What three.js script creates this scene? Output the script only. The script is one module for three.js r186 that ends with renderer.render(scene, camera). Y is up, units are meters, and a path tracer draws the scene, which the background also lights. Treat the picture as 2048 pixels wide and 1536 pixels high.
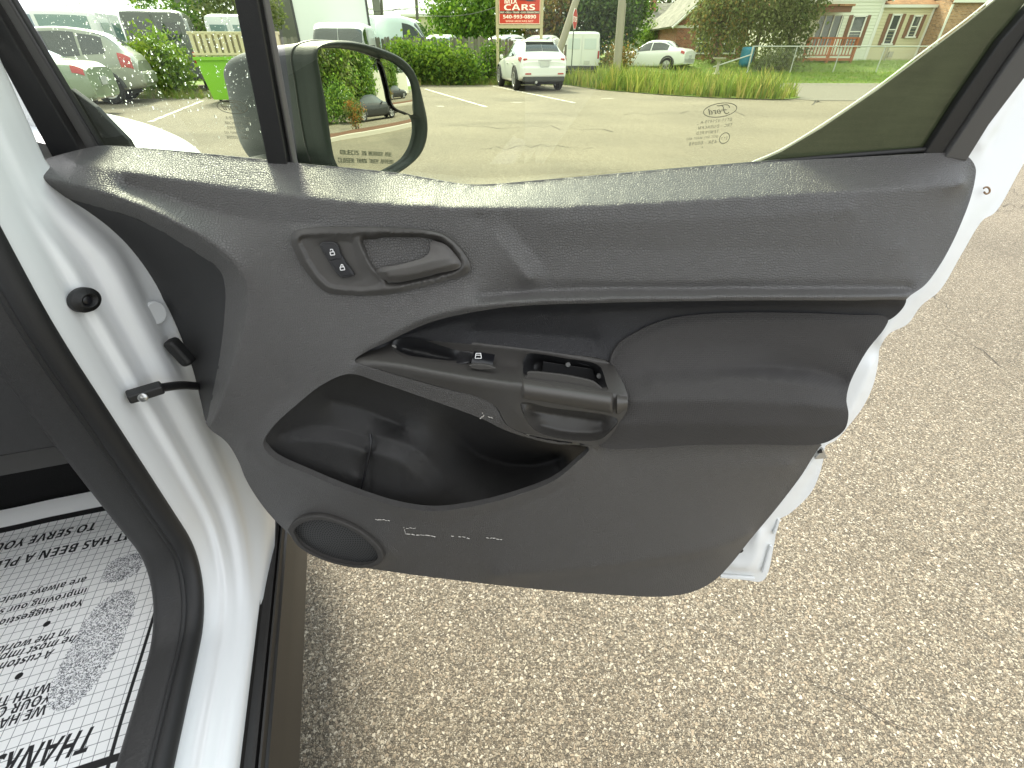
import * as THREE from 'three';
import { mergeGeometries, mergeVertices, toCreasedNormals } from 'three/addons/utils/BufferGeometryUtils.js';
import { RoundedBoxGeometry } from 'three/addons/geometries/RoundedBoxGeometry.js';

// ---------------------------------------------------------------- camera, sky, sun, exposure
const EYE = new THREE.Vector3(0, 1.2, 0), FOCAL = 930, PITCH = Math.atan(663 / FOCAL);
const scene = new THREE.Scene();
const camera = new THREE.PerspectiveCamera(2 * Math.atan(768 / FOCAL) * 180 / Math.PI, 4 / 3, 0.02, 600);
camera.position.copy(EYE);
camera.rotation.x = -PITCH;
camera.updateMatrixWorld();

// seeded noise
function rng(seed) { let a = seed >>> 0; return () => { a = (a + 0x6D2B79F5) | 0; let t = Math.imul(a ^ (a >>> 15), 1 | a); t = (t + Math.imul(t ^ (t >>> 7), 61 | t)) ^ t; return ((t ^ (t >>> 14)) >>> 0) / 4294967296; }; }
const hash = (x, y, s = 0) => { let h = Math.imul(x | 0, 374761393) + Math.imul(y | 0, 668265263) + Math.imul(s | 0, 1274126177); h = Math.imul(h ^ (h >>> 13), 1274126177); h = Math.imul(h ^ (h >>> 15), 2246822519); return ((h ^ (h >>> 16)) >>> 0) / 4294967296; };
const fade = (t) => t * t * t * (t * (t * 6 - 15) + 10), mixf = (a, b, t) => a + (b - a) * t;
const clamp = (x, a = 0, b = 1) => Math.min(b, Math.max(a, x)), sstep = (a, b, x) => { const t = clamp((x - a) / (b - a)); return t * t * (3 - 2 * t); };
function vnoise(x, y, per = 0, s = 0) {           // value noise, periodic where per > 0
  const xi = Math.floor(x), yi = Math.floor(y), fx = fade(x - xi), fy = fade(y - yi), m = (v) => per ? ((v % per) + per) % per : v;
  return mixf(mixf(hash(m(xi), m(yi), s), hash(m(xi + 1), m(yi), s), fx), mixf(hash(m(xi), m(yi + 1), s), hash(m(xi + 1), m(yi + 1), s), fx), fy);
}
function fbm(x, y, oct = 4, per = 0, s = 0) { let v = 0, a = 0.5, t = 0; for (let o = 0; o < oct; o++) { v += a * vnoise(x, y, per, s + o); t += a; a *= 0.5; x *= 2; y *= 2; per *= 2; } return v / t; }

const SUN = new THREE.Vector3(-9.5, 20, -22).normalize();
{ // bright hazy sky with broken thin cloud
  const W = 512, H = 256, d = new Float32Array(W * H * 4);
  for (let j = 0; j < H; j++) for (let i = 0; i < W; i++) {
    const el = ((j + 0.5) / H - 0.5) * Math.PI, az = (i / W) * 2 * Math.PI, k = (j * W + i) * 4;
    const e = Math.max(el, 0), h = Math.exp(-e * 3.2);
    const cx = Math.cos(az) / (0.25 + Math.sin(e)), cy = Math.sin(az) / (0.25 + Math.sin(e));
    const c = sstep(0.40, 0.66, fbm(cx * 0.9 + 7, cy * 0.9 + 3, 5));
    const blue = [mixf(0.34, 0.80, h), mixf(0.56, 0.88, h), mixf(0.88, 0.92, h)], cl = [1.06, 1.05, 1.03];
    const sd = SUN.x * Math.cos(el) * Math.cos(az - Math.PI) + SUN.y * Math.sin(el) + SUN.z * Math.cos(el) * Math.sin(az - Math.PI), ang = Math.acos(clamp(sd, -1, 1)), halo = 1 + 2.6 * Math.exp(-((ang / 0.42) ** 2));   // haze brightens towards the sun
    for (let q = 0; q < 3; q++) d[k + q] = el < 0 ? 0.36 : mixf(blue[q], cl[q], 0.45 + 0.5 * c) * halo;
    d[k + 3] = 1;
  }
  const sky = new THREE.DataTexture(d, W, H, THREE.RGBAFormat, THREE.FloatType);
  sky.mapping = THREE.EquirectangularReflectionMapping; sky.magFilter = sky.minFilter = THREE.LinearFilter; sky.needsUpdate = true;
  scene.background = sky; scene.environment = sky; scene.backgroundIntensity = 1.0; scene.environmentIntensity = 1.0;
}
const sun = new THREE.DirectionalLight(new THREE.Color(1.0, 0.93, 0.80), 4.2);
sun.position.copy(SUN).multiplyScalar(36); sun.target.position.set(0, 0, 0);
sun.castShadow = true; sun.shadow.radius = 24; sun.shadow.mapSize.set(4096, 4096);
Object.assign(sun.shadow.camera, { left: -45, right: 45, top: 45, bottom: -45, near: 0.5, far: 120 });
scene.add(sun, sun.target);

const renderer = new THREE.WebGLRenderer({ antialias: true });
renderer.setSize(1024, 768);
renderer.toneMapping = THREE.LinearToneMapping;
renderer.toneMappingExposure = 1.95;
renderer.shadowMap.enabled = true;

// ---------------------------------------------------------------- helpers
const V = (x, y, z) => new THREE.Vector3(x, y, z);
const UPc = V(0, Math.cos(PITCH), -Math.sin(PITCH)), FWD = V(0, -Math.sin(PITCH), -Math.cos(PITCH));
// a mark measured in the photograph is a direction; each one is set at its own distance by the plane it lies on
function sight(x, y) { const X = (x - 1024) / FOCAL, Y = (768 - y) / FOCAL; return V(X, Y * UPc.y + FWD.y, Y * UPc.z + FWD.z); }
function onGround(x, y, h = 0) { const d = sight(x, y); return d.multiplyScalar((h - EYE.y) / d.y).add(EYE); }
function atZ(x, y, z) { const d = sight(x, y); return d.multiplyScalar(z / d.z).add(EYE); }
function onPlane(x, y, p, n) { const d = sight(x, y); return d.multiplyScalar(n.dot(p.clone().sub(EYE)) / n.dot(d)).add(EYE); }
// the door's leaning middle plane, w metres towards the cabin
const DZ = -0.62, DK = 0.2, DM = 0.035;
function doorPt(x, y, w = 0) { const d = sight(x, y); return d.multiplyScalar((DZ - DK * 0.11 + w) / (d.z + DK * d.y - DM * d.x)).add(EYE); }
const DN = V(-DM, DK, 1).normalize();             // towards the cabin
// van axes: out (to the kerb side), ahead, up
const YAW = 18 * Math.PI / 180, OUT = V(Math.cos(YAW), 0, -Math.sin(YAW)), AHEAD = V(-Math.sin(YAW), 0, -Math.cos(YAW));
const van3 = (r, f, y) => V(OUT.x * r + AHEAD.x * f, y, OUT.z * r + AHEAD.z * f);
function onVan(x, y, r) { const d = sight(x, y); return d.multiplyScalar(r / d.dot(OUT)).add(EYE); }

const taken = {};
function numbered(n) { const k = taken[n] = (taken[n] ?? -1) + 1; return k ? `${n}_${String(k).padStart(3, '0')}` : n; }
function dress(o) { o.traverse((m) => { if (m.isMesh) { m.castShadow = true; m.receiveShadow = true; } }); return o; }
function thing(name, label, category, group, pos = [0, 0, 0], turn = 0) {
  const g = new THREE.Group(); g.name = numbered(name); g.position.set(...pos); g.rotation.y = turn;
  g.userData = { label, category }; if (group) g.userData.group = group;
  scene.add(g); return g;
}
function single(name, geo, mat, label, category, group) {
  const m = new THREE.Mesh(geo, mat); m.name = numbered(name); m.userData = { label, category }; if (group) m.userData.group = group; scene.add(dress(m)); return m;
}
function struct(name, geo, mat, label) { const m = new THREE.Mesh(geo, mat); m.name = numbered(name); m.userData = { kind: 'structure' }; if (label) m.userData.label = label; scene.add(dress(m)); return m; }
function stuff(name, geo, mat, label, category) { const m = geo.isObject3D ? geo : new THREE.Mesh(geo, mat); m.name = numbered(name); m.userData = { kind: 'stuff', label, category }; scene.add(dress(m)); return m; }
function part(parent, name, geo, mat, label) { const m = new THREE.Mesh(geo, mat); m.name = name; if (label) m.userData.label = label; m.castShadow = m.receiveShadow = true; parent.add(m); return m; }
// a part whose shape is given in world metres
function worldPart(parent, name, geo, mat, label) {
  parent.updateWorldMatrix(true, false); geo.applyMatrix4(parent.matrixWorld.clone().invert()); return part(parent, name, geo, mat, label);
}
function kid(parent, name, x = 0, y = 0, z = 0) { const g = new THREE.Group(); g.name = name; g.position.set(x, y, z); parent.add(g); return g; }

function curve2(pts, { closed = false, per = 4, sharp = false } = {}) {   // smooth line through 2D or 3D marks
  if (sharp) { const o = []; const n = closed ? pts.length : pts.length - 1; for (let i = 0; i < n; i++) { const a = pts[i], b = pts[(i + 1) % pts.length], L = Math.max(1, Math.round(Math.hypot(b[0] - a[0], b[1] - a[1]) / per)); for (let k = 0; k < L; k++) o.push(a.map((v, q) => mixf(v, b[q], k / L))); } if (!closed) o.push(pts[pts.length - 1]); return o; }
  const c = new THREE.CatmullRomCurve3(pts.map((p) => V(p[0], p[1], (p[2] ?? 0) * 2000)), closed, 'centripetal');
  let len = 0; for (let i = 1; i < pts.length; i++) len += Math.hypot(pts[i][0] - pts[i - 1][0], pts[i][1] - pts[i - 1][1]);
  const n = Math.max(pts.length * 3, Math.round(len / per)), o = [];
  for (let i = 0; i < (closed ? n : n + 1); i++) { const p = c.getPoint(i / n); o.push([p.x, p.y, p.z / 2000]); }
  return o;
}
function signedDistance(poly, x, y) {           // positive inside
  let d = 1e18, inside = false;
  for (let i = 0, j = poly.length - 1; i < poly.length; j = i++) {
    const ax = poly[j][0], ay = poly[j][1], bx = poly[i][0], by = poly[i][1], ex = bx - ax, ey = by - ay, px = x - ax, py = y - ay;
    const t = clamp((px * ex + py * ey) / (ex * ex + ey * ey + 1e-12)), qx = px - t * ex, qy = py - t * ey; d = Math.min(d, qx * qx + qy * qy);
    if ((ay > y) !== (by > y) && x < (bx - ax) * (y - ay) / (by - ay) + ax) inside = !inside;
  }
  return inside ? Math.sqrt(d) : -Math.sqrt(d);
}
// relief between given lines: heights on the lines are fixed, the rest is a stretched membrane, then rounded a little
function membrane(x0, y0, nx, ny, step, lines, rounds) {
  let prev = null, pn = null;
  for (const f of [8, 4, 2, 1]) {
    const n = Math.ceil((nx - 1) / f) + 1, m = Math.ceil((ny - 1) / f) + 1, s = step * f, w = new Float32Array(n * m), sum = new Float32Array(n * m), cnt = new Float32Array(n * m);
    let mean = 0, mc = 0;
    for (const l of lines) for (const [x, y, h] of l) { const i = Math.round((x - x0) / s), j = Math.round((y - y0) / s); mean += h; mc++; if (i < 0 || j < 0 || i >= n || j >= m) continue; sum[j * n + i] += h; cnt[j * n + i]++; }
    for (let j = 0; j < m; j++) for (let i = 0; i < n; i++) {
      const k = j * n + i; if (cnt[k]) { w[k] = sum[k] / cnt[k]; continue; }
      if (!prev) { w[k] = mean / mc; continue; }
      const u = Math.min(i / 2, pn[0] - 1.001), v = Math.min(j / 2, pn[1] - 1.001), a = Math.floor(u), b = Math.floor(v), fx = u - a, fy = v - b, q = (c, d) => prev[Math.min(d, pn[1] - 1) * pn[0] + Math.min(c, pn[0] - 1)];
      w[k] = mixf(mixf(q(a, b), q(a + 1, b), fx), mixf(q(a, b + 1), q(a + 1, b + 1), fx), fy);
    }
    const turns = f === 8 ? 500 : f === 4 ? 200 : f === 2 ? 90 : 50;
    for (let t = 0; t < turns; t++) for (let j = 0; j < m; j++) for (let i = 0; i < n; i++) {
      const k = j * n + i; if (cnt[k]) continue;
      const l = i ? w[k - 1] : w[k + 1], r = i < n - 1 ? w[k + 1] : w[k - 1], a = j ? w[k - n] : w[k + n], b = j < m - 1 ? w[k + n] : w[k - n];
      w[k] += 1.5 * ((l + r + a + b) / 4 - w[k]);
    }
    prev = w; pn = [n, m];
  }
  let w = prev; const [n, m] = pn;
  for (let t = 0; t < rounds; t++) { const o = new Float32Array(w); for (let j = 0; j < m; j++) for (let i = 0; i < n; i++) { const k = j * n + i, l = w[i ? k - 1 : k], r = w[i < n - 1 ? k + 1 : k], a = w[j ? k - n : k], b = w[j < m - 1 ? k + n : k]; o[k] = w[k] * 0.4 + (l + r + a + b) * 0.15; } w = o; }
  return { w, n, m };
}
// a moulded sheet: outline, holes and relief lines are marks on the door; returns a smooth mesh with a turned-back rim
function moulding({ out, holes = [], step = 4, lines = [], rounds = 4, rim = 0.012, place = doorPt, bump, flip = false }) {
  const xs = out.map((p) => p[0]), ys = out.map((p) => p[1]), x0 = Math.min(...xs) - step * 2, y0 = Math.min(...ys) - step * 2;
  const nx = Math.ceil((Math.max(...xs) - x0) / step) + 3, ny = Math.ceil((Math.max(...ys) - y0) / step) + 3;
  const F = membrane(x0, y0, nx, ny, step, lines, rounds), S = new Float32Array(nx * ny);
  for (let j = 0; j < ny; j++) for (let i = 0; i < nx; i++) { const x = x0 + i * step, y = y0 + j * step; let s = signedDistance(out, x, y); for (const h of holes) s = Math.min(s, -signedDistance(h, x, y)); S[j * nx + i] = Math.abs(s) < 1e-3 ? 1e-3 : s; }
  const pos = [], uv = [], idx = [], seen = new Map(), arc = new Float32Array(nx * ny), P = [];
  const W = (i, j) => F.w[Math.min(j, F.m - 1) * F.n + Math.min(i, F.n - 1)] + (bump ? bump(x0 + i * step, y0 + j * step) : 0);
  for (let j = 0; j < ny; j++) for (let i = 0; i < nx; i++) { const k = j * nx + i; P[k] = place(x0 + i * step, y0 + j * step, W(i, j)); arc[k] = j ? arc[k - nx] + Math.min(P[k].distanceTo(P[k - nx]), 0.02) : 0; }
  const push = (p, u, v) => { pos.push(p.x, p.y, p.z); uv.push(u, v); return pos.length / 3 - 1; };
  const node = (k) => { if (!seen.has(k)) seen.set(k, push(P[k], P[k].x, -arc[k])); return seen.get(k); };
  const cut = (a, b) => { const key = a < b ? a * 1e7 + b : b * 1e7 + a; if (!seen.has('e' + key)) { const t = S[a] / (S[a] - S[b]); const p = P[a].clone().lerp(P[b], t); seen.set('e' + key, push(p, p.x, -mixf(arc[a], arc[b], t))); } return seen.get('e' + key); };
  const edges = [];
  const tri = (a, b, c) => {
    const poly = []; const q = [a, b, c];
    const cuts = [];
    for (let e = 0; e < 3; e++) { const u = q[e], v = q[(e + 1) % 3]; if (S[u] > 0) poly.push(node(u)); if ((S[u] > 0) !== (S[v] > 0)) { const c1 = cut(u, v); poly.push(c1); cuts.push(c1); } }
    for (let e = 2; e < poly.length; e++) idx.push(poly[0], poly[e - 1], poly[e]);
    if (cuts.length === 2) { const i0 = poly.indexOf(cuts[0]), i1 = poly.indexOf(cuts[1]); edges.push((i0 + 1) % poly.length === i1 ? [cuts[0], cuts[1]] : [cuts[1], cuts[0]]); }
  };
  for (let j = 0; j < ny - 1; j++) for (let i = 0; i < nx - 1; i++) { const a = j * nx + i, b = a + 1, c = a + nx, d = c + 1; if (S[a] <= 0 && S[b] <= 0 && S[c] <= 0 && S[d] <= 0) continue; tri(a, c, b); tri(b, c, d); }
  const g = new THREE.BufferGeometry();
  g.setAttribute('position', new THREE.Float32BufferAttribute(pos, 3)); g.setAttribute('uv', new THREE.Float32BufferAttribute(uv, 2)); g.setIndex(idx); g.computeVertexNormals();
  if (!rim) return g;
  const rp = [], ru = [], ri = [];
  for (const [a, b] of edges) { const k = rp.length / 3; for (const [v, back] of [[a, 0], [b, 0], [a, 1], [b, 1]]) { rp.push(pos[3 * v] - DN.x * rim * back, pos[3 * v + 1] - DN.y * rim * back, pos[3 * v + 2] - DN.z * rim * back); ru.push(uv[2 * v], uv[2 * v + 1] - back * rim); } ri.push(k, k + 2, k + 1, k + 1, k + 2, k + 3); }
  const r = new THREE.BufferGeometry(); r.setAttribute('position', new THREE.Float32BufferAttribute(rp, 3)); r.setAttribute('uv', new THREE.Float32BufferAttribute(ru, 2)); r.setIndex(ri);
  const rr = mergeVertices(r, 1e-6); rr.computeVertexNormals();
  return mergeGeometries([g, rr]);
}
// a flat piece lying in a plane: marks -> shape in the plane's own metres, extruded with a bevel
function plate(marks, { place = doorPt, w = 0, thick = 0.004, bevel = 0.001, holes = [], n = null, segs = 2, sharp = false, raw = false } = {}) {
  const P = marks.map((p) => place(p[0], p[1], w)), c = P.reduce((a, p) => a.add(p), V(0, 0, 0)).multiplyScalar(1 / P.length);
  let nn = n; if (!nn) { nn = V(0, 0, 0); for (let i = 0; i < P.length; i++) { const a = P[i], b = P[(i + 1) % P.length]; nn.add(a.clone().sub(c).cross(b.clone().sub(c))); } nn.normalize(); if (nn.dot(EYE.clone().sub(c)) < 0) nn.negate(); }
  const ex = V(1, 0, 0).addScaledVector(nn, -nn.x).normalize(), ey = nn.clone().cross(ex);
  const flat = (p) => { const q = p.clone().sub(c); return new THREE.Vector2(q.dot(ex), q.dot(ey)); };
  const pts = P.map(flat), sh = new THREE.Shape(sharp || raw ? pts : new THREE.SplineCurve([...pts, pts[0]]).getPoints(pts.length * 4));
  for (const h of holes) { const q = h.map((p) => flat(place(p[0], p[1], w))); sh.holes.push(new THREE.Path(sharp || raw ? q : new THREE.SplineCurve([...q, q[0]]).getPoints(q.length * 4))); }
  const g = new THREE.ExtrudeGeometry(sh, { depth: thick - bevel, bevelEnabled: bevel > 0, bevelThickness: bevel, bevelSize: bevel, bevelOffset: -bevel, bevelSegments: segs, steps: 1 });
  g.applyMatrix4(new THREE.Matrix4().makeBasis(ex, ey, nn).setPosition(c.addScaledVector(nn, bevel)));
  return g;
}
function tube(points, r, seg = 8, n = 0, closed = false) { return new THREE.TubeGeometry(new THREE.CatmullRomCurve3(points, closed, 'centripetal'), n || points.length * 4, r, seg, closed); }
function rod(a, b, r0, r1 = r0, seg = 8) { const d = b.clone().sub(a), g = new THREE.CylinderGeometry(r1, r0, d.length(), seg); g.applyQuaternion(new THREE.Quaternion().setFromUnitVectors(V(0, 1, 0), d.clone().normalize())); g.translate(...a.clone().add(b).multiplyScalar(0.5).toArray()); return g; }
function box(w, h, d, x = 0, y = 0, z = 0, r = 0) { const g = r ? new RoundedBoxGeometry(w, h, d, 2, r) : new THREE.BoxGeometry(w, h, d); g.translate(x, y, z); return g; }
const plain = (g) => { const o = g.index ? g.toNonIndexed() : g; for (const k of Object.keys(o.attributes)) if (!['position', 'normal', 'uv'].includes(k)) o.deleteAttribute(k); return o; };
const merged = (list) => mergeGeometries(list.map(plain));
// grid surface from a function of two parameters
function sheet(fn, nu, nv, uvScale = null) {
  const pos = [], uv = [], idx = [];
  for (let j = 0; j <= nv; j++) for (let i = 0; i <= nu; i++) { const p = fn(i / nu, j / nv); pos.push(p.x, p.y, p.z); uv.push(...(uvScale ? uvScale(p, i / nu, j / nv) : [i / nu, j / nv])); }
  for (let j = 0; j < nv; j++) for (let i = 0; i < nu; i++) { const a = j * (nu + 1) + i, b = a + 1, c = a + nu + 1, d = c + 1; idx.push(a, b, c, b, d, c); }
  const g = new THREE.BufferGeometry(); g.setAttribute('position', new THREE.Float32BufferAttribute(pos, 3)); g.setAttribute('uv', new THREE.Float32BufferAttribute(uv, 2)); g.setIndex(idx); g.computeVertexNormals(); return g;
}
// ---------------------------------------------------------------- textures and materials
function dataTex(n, fn, { srgb = false, m = n } = {}) {
  const d = new Uint8Array(n * m * 4), c = [0, 0, 0, 1];
  for (let j = 0; j < m; j++) for (let i = 0; i < n; i++) { c[3] = 1; fn(i, j, c); const k = (j * n + i) * 4; for (let q = 0; q < 4; q++) d[k + q] = clamp(c[q]) * 255; }
  const t = new THREE.DataTexture(d, n, m); t.wrapS = t.wrapT = THREE.RepeatWrapping; t.magFilter = THREE.LinearFilter; t.minFilter = THREE.LinearMipmapLinearFilter; t.generateMipmaps = true; if (srgb) t.colorSpace = THREE.SRGBColorSpace; t.needsUpdate = true; return t;
}
const scaled = (t, s, sy = s) => { const c = t.clone(); c.repeat.set(1 / s, 1 / sy); c.needsUpdate = true; return c; };
const toS = (l) => l <= 0.0031308 ? 12.92 * l : 1.055 * Math.pow(l, 1 / 2.4) - 0.055;
function worley(x, y, per, s) {   // nearest two distances and the nearest cell's number
  const xi = Math.floor(x), yi = Math.floor(y); let f1 = 9, f2 = 9, id = 0;
  for (let b = -1; b <= 1; b++) for (let a = -1; a <= 1; a++) {
    const cx = ((xi + a) % per + per) % per, cy = ((yi + b) % per + per) % per, dx = xi + a + 0.1 + 0.8 * hash(cx, cy, s) - x, dy = yi + b + 0.1 + 0.8 * hash(cx, cy, s + 1) - y, d = dx * dx + dy * dy;
    if (d < f1) { f2 = f1; f1 = d; id = cx * 4096 + cy; } else if (d < f2) f2 = d;
  }
  return [Math.sqrt(f1), Math.sqrt(f2), id];
}
// leather-like moulded grain: small uneven pads between fine grooves
const grainTex = dataTex(1024, (i, j, c) => { const wx = (fbm(i / 64, j / 64, 2, 16, 5) - 0.5) * 1.4, wy = (fbm(i / 64, j / 64, 2, 16, 9) - 0.5) * 1.4; const [a, b] = worley(i / 1024 * 64 + wx, j / 1024 * 52 * 64 / 52 + wy, 64, 3); const h = sstep(0, 0.28, b - a) * (0.75 + 0.25 * vnoise(i / 16, j / 16, 64, 4)) * 0.85 + 0.15 * vnoise(i / 4, j / 4, 256, 8); c[0] = c[1] = c[2] = h; });
const fineTex = dataTex(512, (i, j, c) => { c[0] = c[1] = c[2] = 0.6 * vnoise(i / 4, j / 4, 128, 1) + 0.4 * vnoise(i / 8, j / 8, 64, 2); });
const weaveTex = dataTex(256, (i, j, c) => { const u = i / 16, v = j / 16, k = (Math.floor(u) + Math.floor(v)) & 1, a = Math.abs(Math.sin((k ? u : v) * Math.PI)); c[0] = c[1] = c[2] = 0.25 + 0.75 * a * (0.8 + 0.2 * hash(Math.floor(u), Math.floor(v), 6)); });
const smudge = dataTex(512, (i, j, c) => { const v = fbm(i / 64, j / 64, 5, 8, 21), s = fbm(i / 128, j / 8, 3, 0, 4); c[0] = c[1] = c[2] = 0.55 + 0.45 * (0.6 * v + 0.4 * s); });
const std = (o) => new THREE.MeshStandardMaterial({ side: THREE.DoubleSide, ...o });
const phy = (o) => new THREE.MeshPhysicalMaterial({ side: THREE.DoubleSide, ...o });
const rgb = (r, g, b) => new THREE.Color().setRGB(r, g, b);
const M = {
  trim: phy({ color: rgb(0.086, 0.083, 0.080), roughness: 0.45, bumpMap: scaled(grainTex, 0.20), bumpScale: 0.0013, clearcoat: 0.35, clearcoatRoughness: 0.45 }),
  trimLow: std({ color: rgb(0.044, 0.041, 0.038), roughness: 0.56, bumpMap: scaled(grainTex, 0.14), bumpScale: 0.0006 }),
  hard: std({ color: rgb(0.054, 0.051, 0.047), roughness: 0.42, bumpMap: scaled(fineTex, 0.08), bumpScale: 0.00012 }),
  hardDark: std({ color: rgb(0.020, 0.020, 0.021), roughness: 0.42, bumpMap: scaled(fineTex, 0.08), bumpScale: 0.00012 }),
  switchBlack: std({ color: rgb(0.010, 0.010, 0.012), roughness: 0.3 }),
  fabric: phy({ color: rgb(0.046, 0.0435, 0.042), roughness: 0.85, bumpMap: scaled(weaveTex, 0.045), bumpScale: 0.0007, sheen: 0.35, sheenRoughness: 0.5, sheenColor: rgb(0.25, 0.25, 0.27) }),
  rubber: std({ color: rgb(0.013, 0.013, 0.013), roughness: 0.5, bumpMap: scaled(fineTex, 0.1), bumpScale: 0.0001 }),
  rubberGrey: std({ color: rgb(0.075, 0.073, 0.070), roughness: 0.5 }),
  paint: phy({ color: rgb(0.79, 0.81, 0.81), roughness: 0.4, clearcoat: 0.5, clearcoatRoughness: 0.1 }),
  screw: std({ color: rgb(0.22, 0.22, 0.21), roughness: 0.4, metalness: 0.6 }),
  steel: std({ color: rgb(0.55, 0.55, 0.54), roughness: 0.3, metalness: 0.9 }),
  ink: std({ color: rgb(0.02, 0.02, 0.02), roughness: 0.7 }),
  white: std({ color: rgb(0.8, 0.8, 0.8), roughness: 0.6 }),
  scratch: std({ color: rgb(0.5, 0.48, 0.44), roughness: 0.7 }),
  glass: phy({ color: rgb(0.90, 0.98, 0.76), roughness: 0.0, transmission: 1, thickness: 0, ior: 1.5 }),
  glassWet: phy({ color: rgb(0.88, 0.96, 0.78), roughness: 0.0, transmission: 1, thickness: 0, ior: 1.5 }),
  drop: phy({ color: rgb(1, 1, 1), roughness: 0, transmission: 1, thickness: 0.002, ior: 1.33 }),
  mirror: std({ color: rgb(0.82, 0.84, 0.82), roughness: 0.0, metalness: 1 }),
};
// ---------------------------------------------------------------- ground
// worn parking-lot asphalt: pale and dark aggregate in a sandy binder
const stoneTones = [[0.40, 0.35, 0.26], [0.31, 0.27, 0.20], [0.48, 0.43, 0.33], [0.24, 0.205, 0.15], [0.35, 0.29, 0.21], [0.16, 0.14, 0.105], [0.56, 0.51, 0.41], [0.28, 0.235, 0.17]];
const NA = 2048, asphaltC = new Uint8Array(NA * NA * 4), asphaltH = new Uint8Array(NA * NA * 4);
for (let j = 0; j < NA; j++) for (let i = 0; i < NA; i++) {
  const u = i / NA, v = j / NA, wx = (vnoise(u * 256, v * 256, 256, 31) - 0.5) * 0.7, wy = (vnoise(u * 256, v * 256, 256, 32) - 0.5) * 0.7;
  const A = worley(u * 170 + wx, v * 170 + wy, 170, 40), B = worley(u * 330 + wx, v * 330 + wy, 330, 50);
  const big = hash(A[2], 1, 60) < 0.42 ? sstep(0.04, 0.22, A[1] - A[0]) * sstep(0.62, 0.42, A[0]) : 0, small = sstep(0.02, 0.2, B[1] - B[0]) * (hash(B[2], 2, 61) < 0.85 ? 1 : 0.25);
  const tb = stoneTones[Math.floor(hash(A[2], 3, 62) * 8)], ts = stoneTones[Math.floor(hash(B[2], 4, 63) * 8)], g = 0.85 + 0.3 * vnoise(i / 2, j / 2, 1024, 64), k = (j * NA + i) * 4;
  for (let q = 0; q < 3; q++) { const binder = [0.075, 0.064, 0.047][q], s = mixf(binder, ts[q] * 0.8, small); asphaltC[k + q] = clamp(toS(mixf(s, tb[q], big) * g)) * 255; }
  asphaltC[k + 3] = 255; const h = clamp(Math.max(0.28 + 0.32 * small * (0.6 + 0.4 * hash(B[2], 5, 65)), big * (0.55 + 0.45 * hash(A[2], 6, 66))) + 0.06 * (g - 1)); asphaltH[k] = asphaltH[k + 1] = asphaltH[k + 2] = h * 255; asphaltH[k + 3] = 255;
}
const texOf = (d, n, srgb) => { const t = new THREE.DataTexture(d, n, n); t.wrapS = t.wrapT = THREE.RepeatWrapping; t.magFilter = THREE.LinearFilter; t.minFilter = THREE.LinearMipmapLinearFilter; t.generateMipmaps = true; if (srgb) t.colorSpace = THREE.SRGBColorSpace; t.needsUpdate = true; return t; };
const tAC = texOf(asphaltC, NA, true), tAH = texOf(asphaltH, NA, false);
M.asphalt = std({ map: scaled(tAC, 1.22), bumpMap: scaled(tAH, 1.22), bumpScale: 0.006, roughness: 0.93, vertexColors: true, color: rgb(0.74, 0.735, 0.705) });
M.road = std({ map: scaled(tAC, 2.3), roughness: 0.9, color: rgb(0.62, 0.65, 0.68) });
const grassTex = dataTex(512, (i, j, c) => { const f = fbm(i / 32, j / 32, 4, 16, 70), b = vnoise(i / 3, j / 9, 0, 71), r = hash(i, j, 72), dry = sstep(0.5, 0.8, fbm(i / 64, j / 64, 3, 8, 75)); const k = 0.6 + 0.5 * f + 0.35 * (b - 0.5) + 0.25 * (r - 0.5); c[0] = toS(mixf(0.15, 0.24, dry) * k); c[1] = toS(mixf(0.235, 0.24, dry) * k); c[2] = toS(mixf(0.03, 0.06, dry) * k); }, { srgb: true });
M.grass = std({ map: scaled(grassTex, 2.2), roughness: 0.95 });
M.lane = std({ color: rgb(0.72, 0.70, 0.62), roughness: 0.85, bumpMap: scaled(tAH, 1.7), bumpScale: 0.004 });
M.crack = std({ color: rgb(0.05, 0.042, 0.034), roughness: 0.95 });
M.kerb = std({ color: rgb(0.42, 0.39, 0.33), roughness: 0.9, bumpMap: scaled(fineTex, 0.3), bumpScale: 0.002 });
M.mulch = std({ color: rgb(0.16, 0.075, 0.04), roughness: 1, bumpMap: scaled(tAH, 0.8), bumpScale: 0.02 });
const flatSheet = (x0, x1, z0, z1, nu, nv, y) => sheet((a, b) => { const x = mixf(x0, x1, a), z = mixf(z1, z0, b); return V(x, typeof y === 'function' ? y(x, z) : y, z); }, nu, nv, (p) => [p.x, p.z]);
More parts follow.
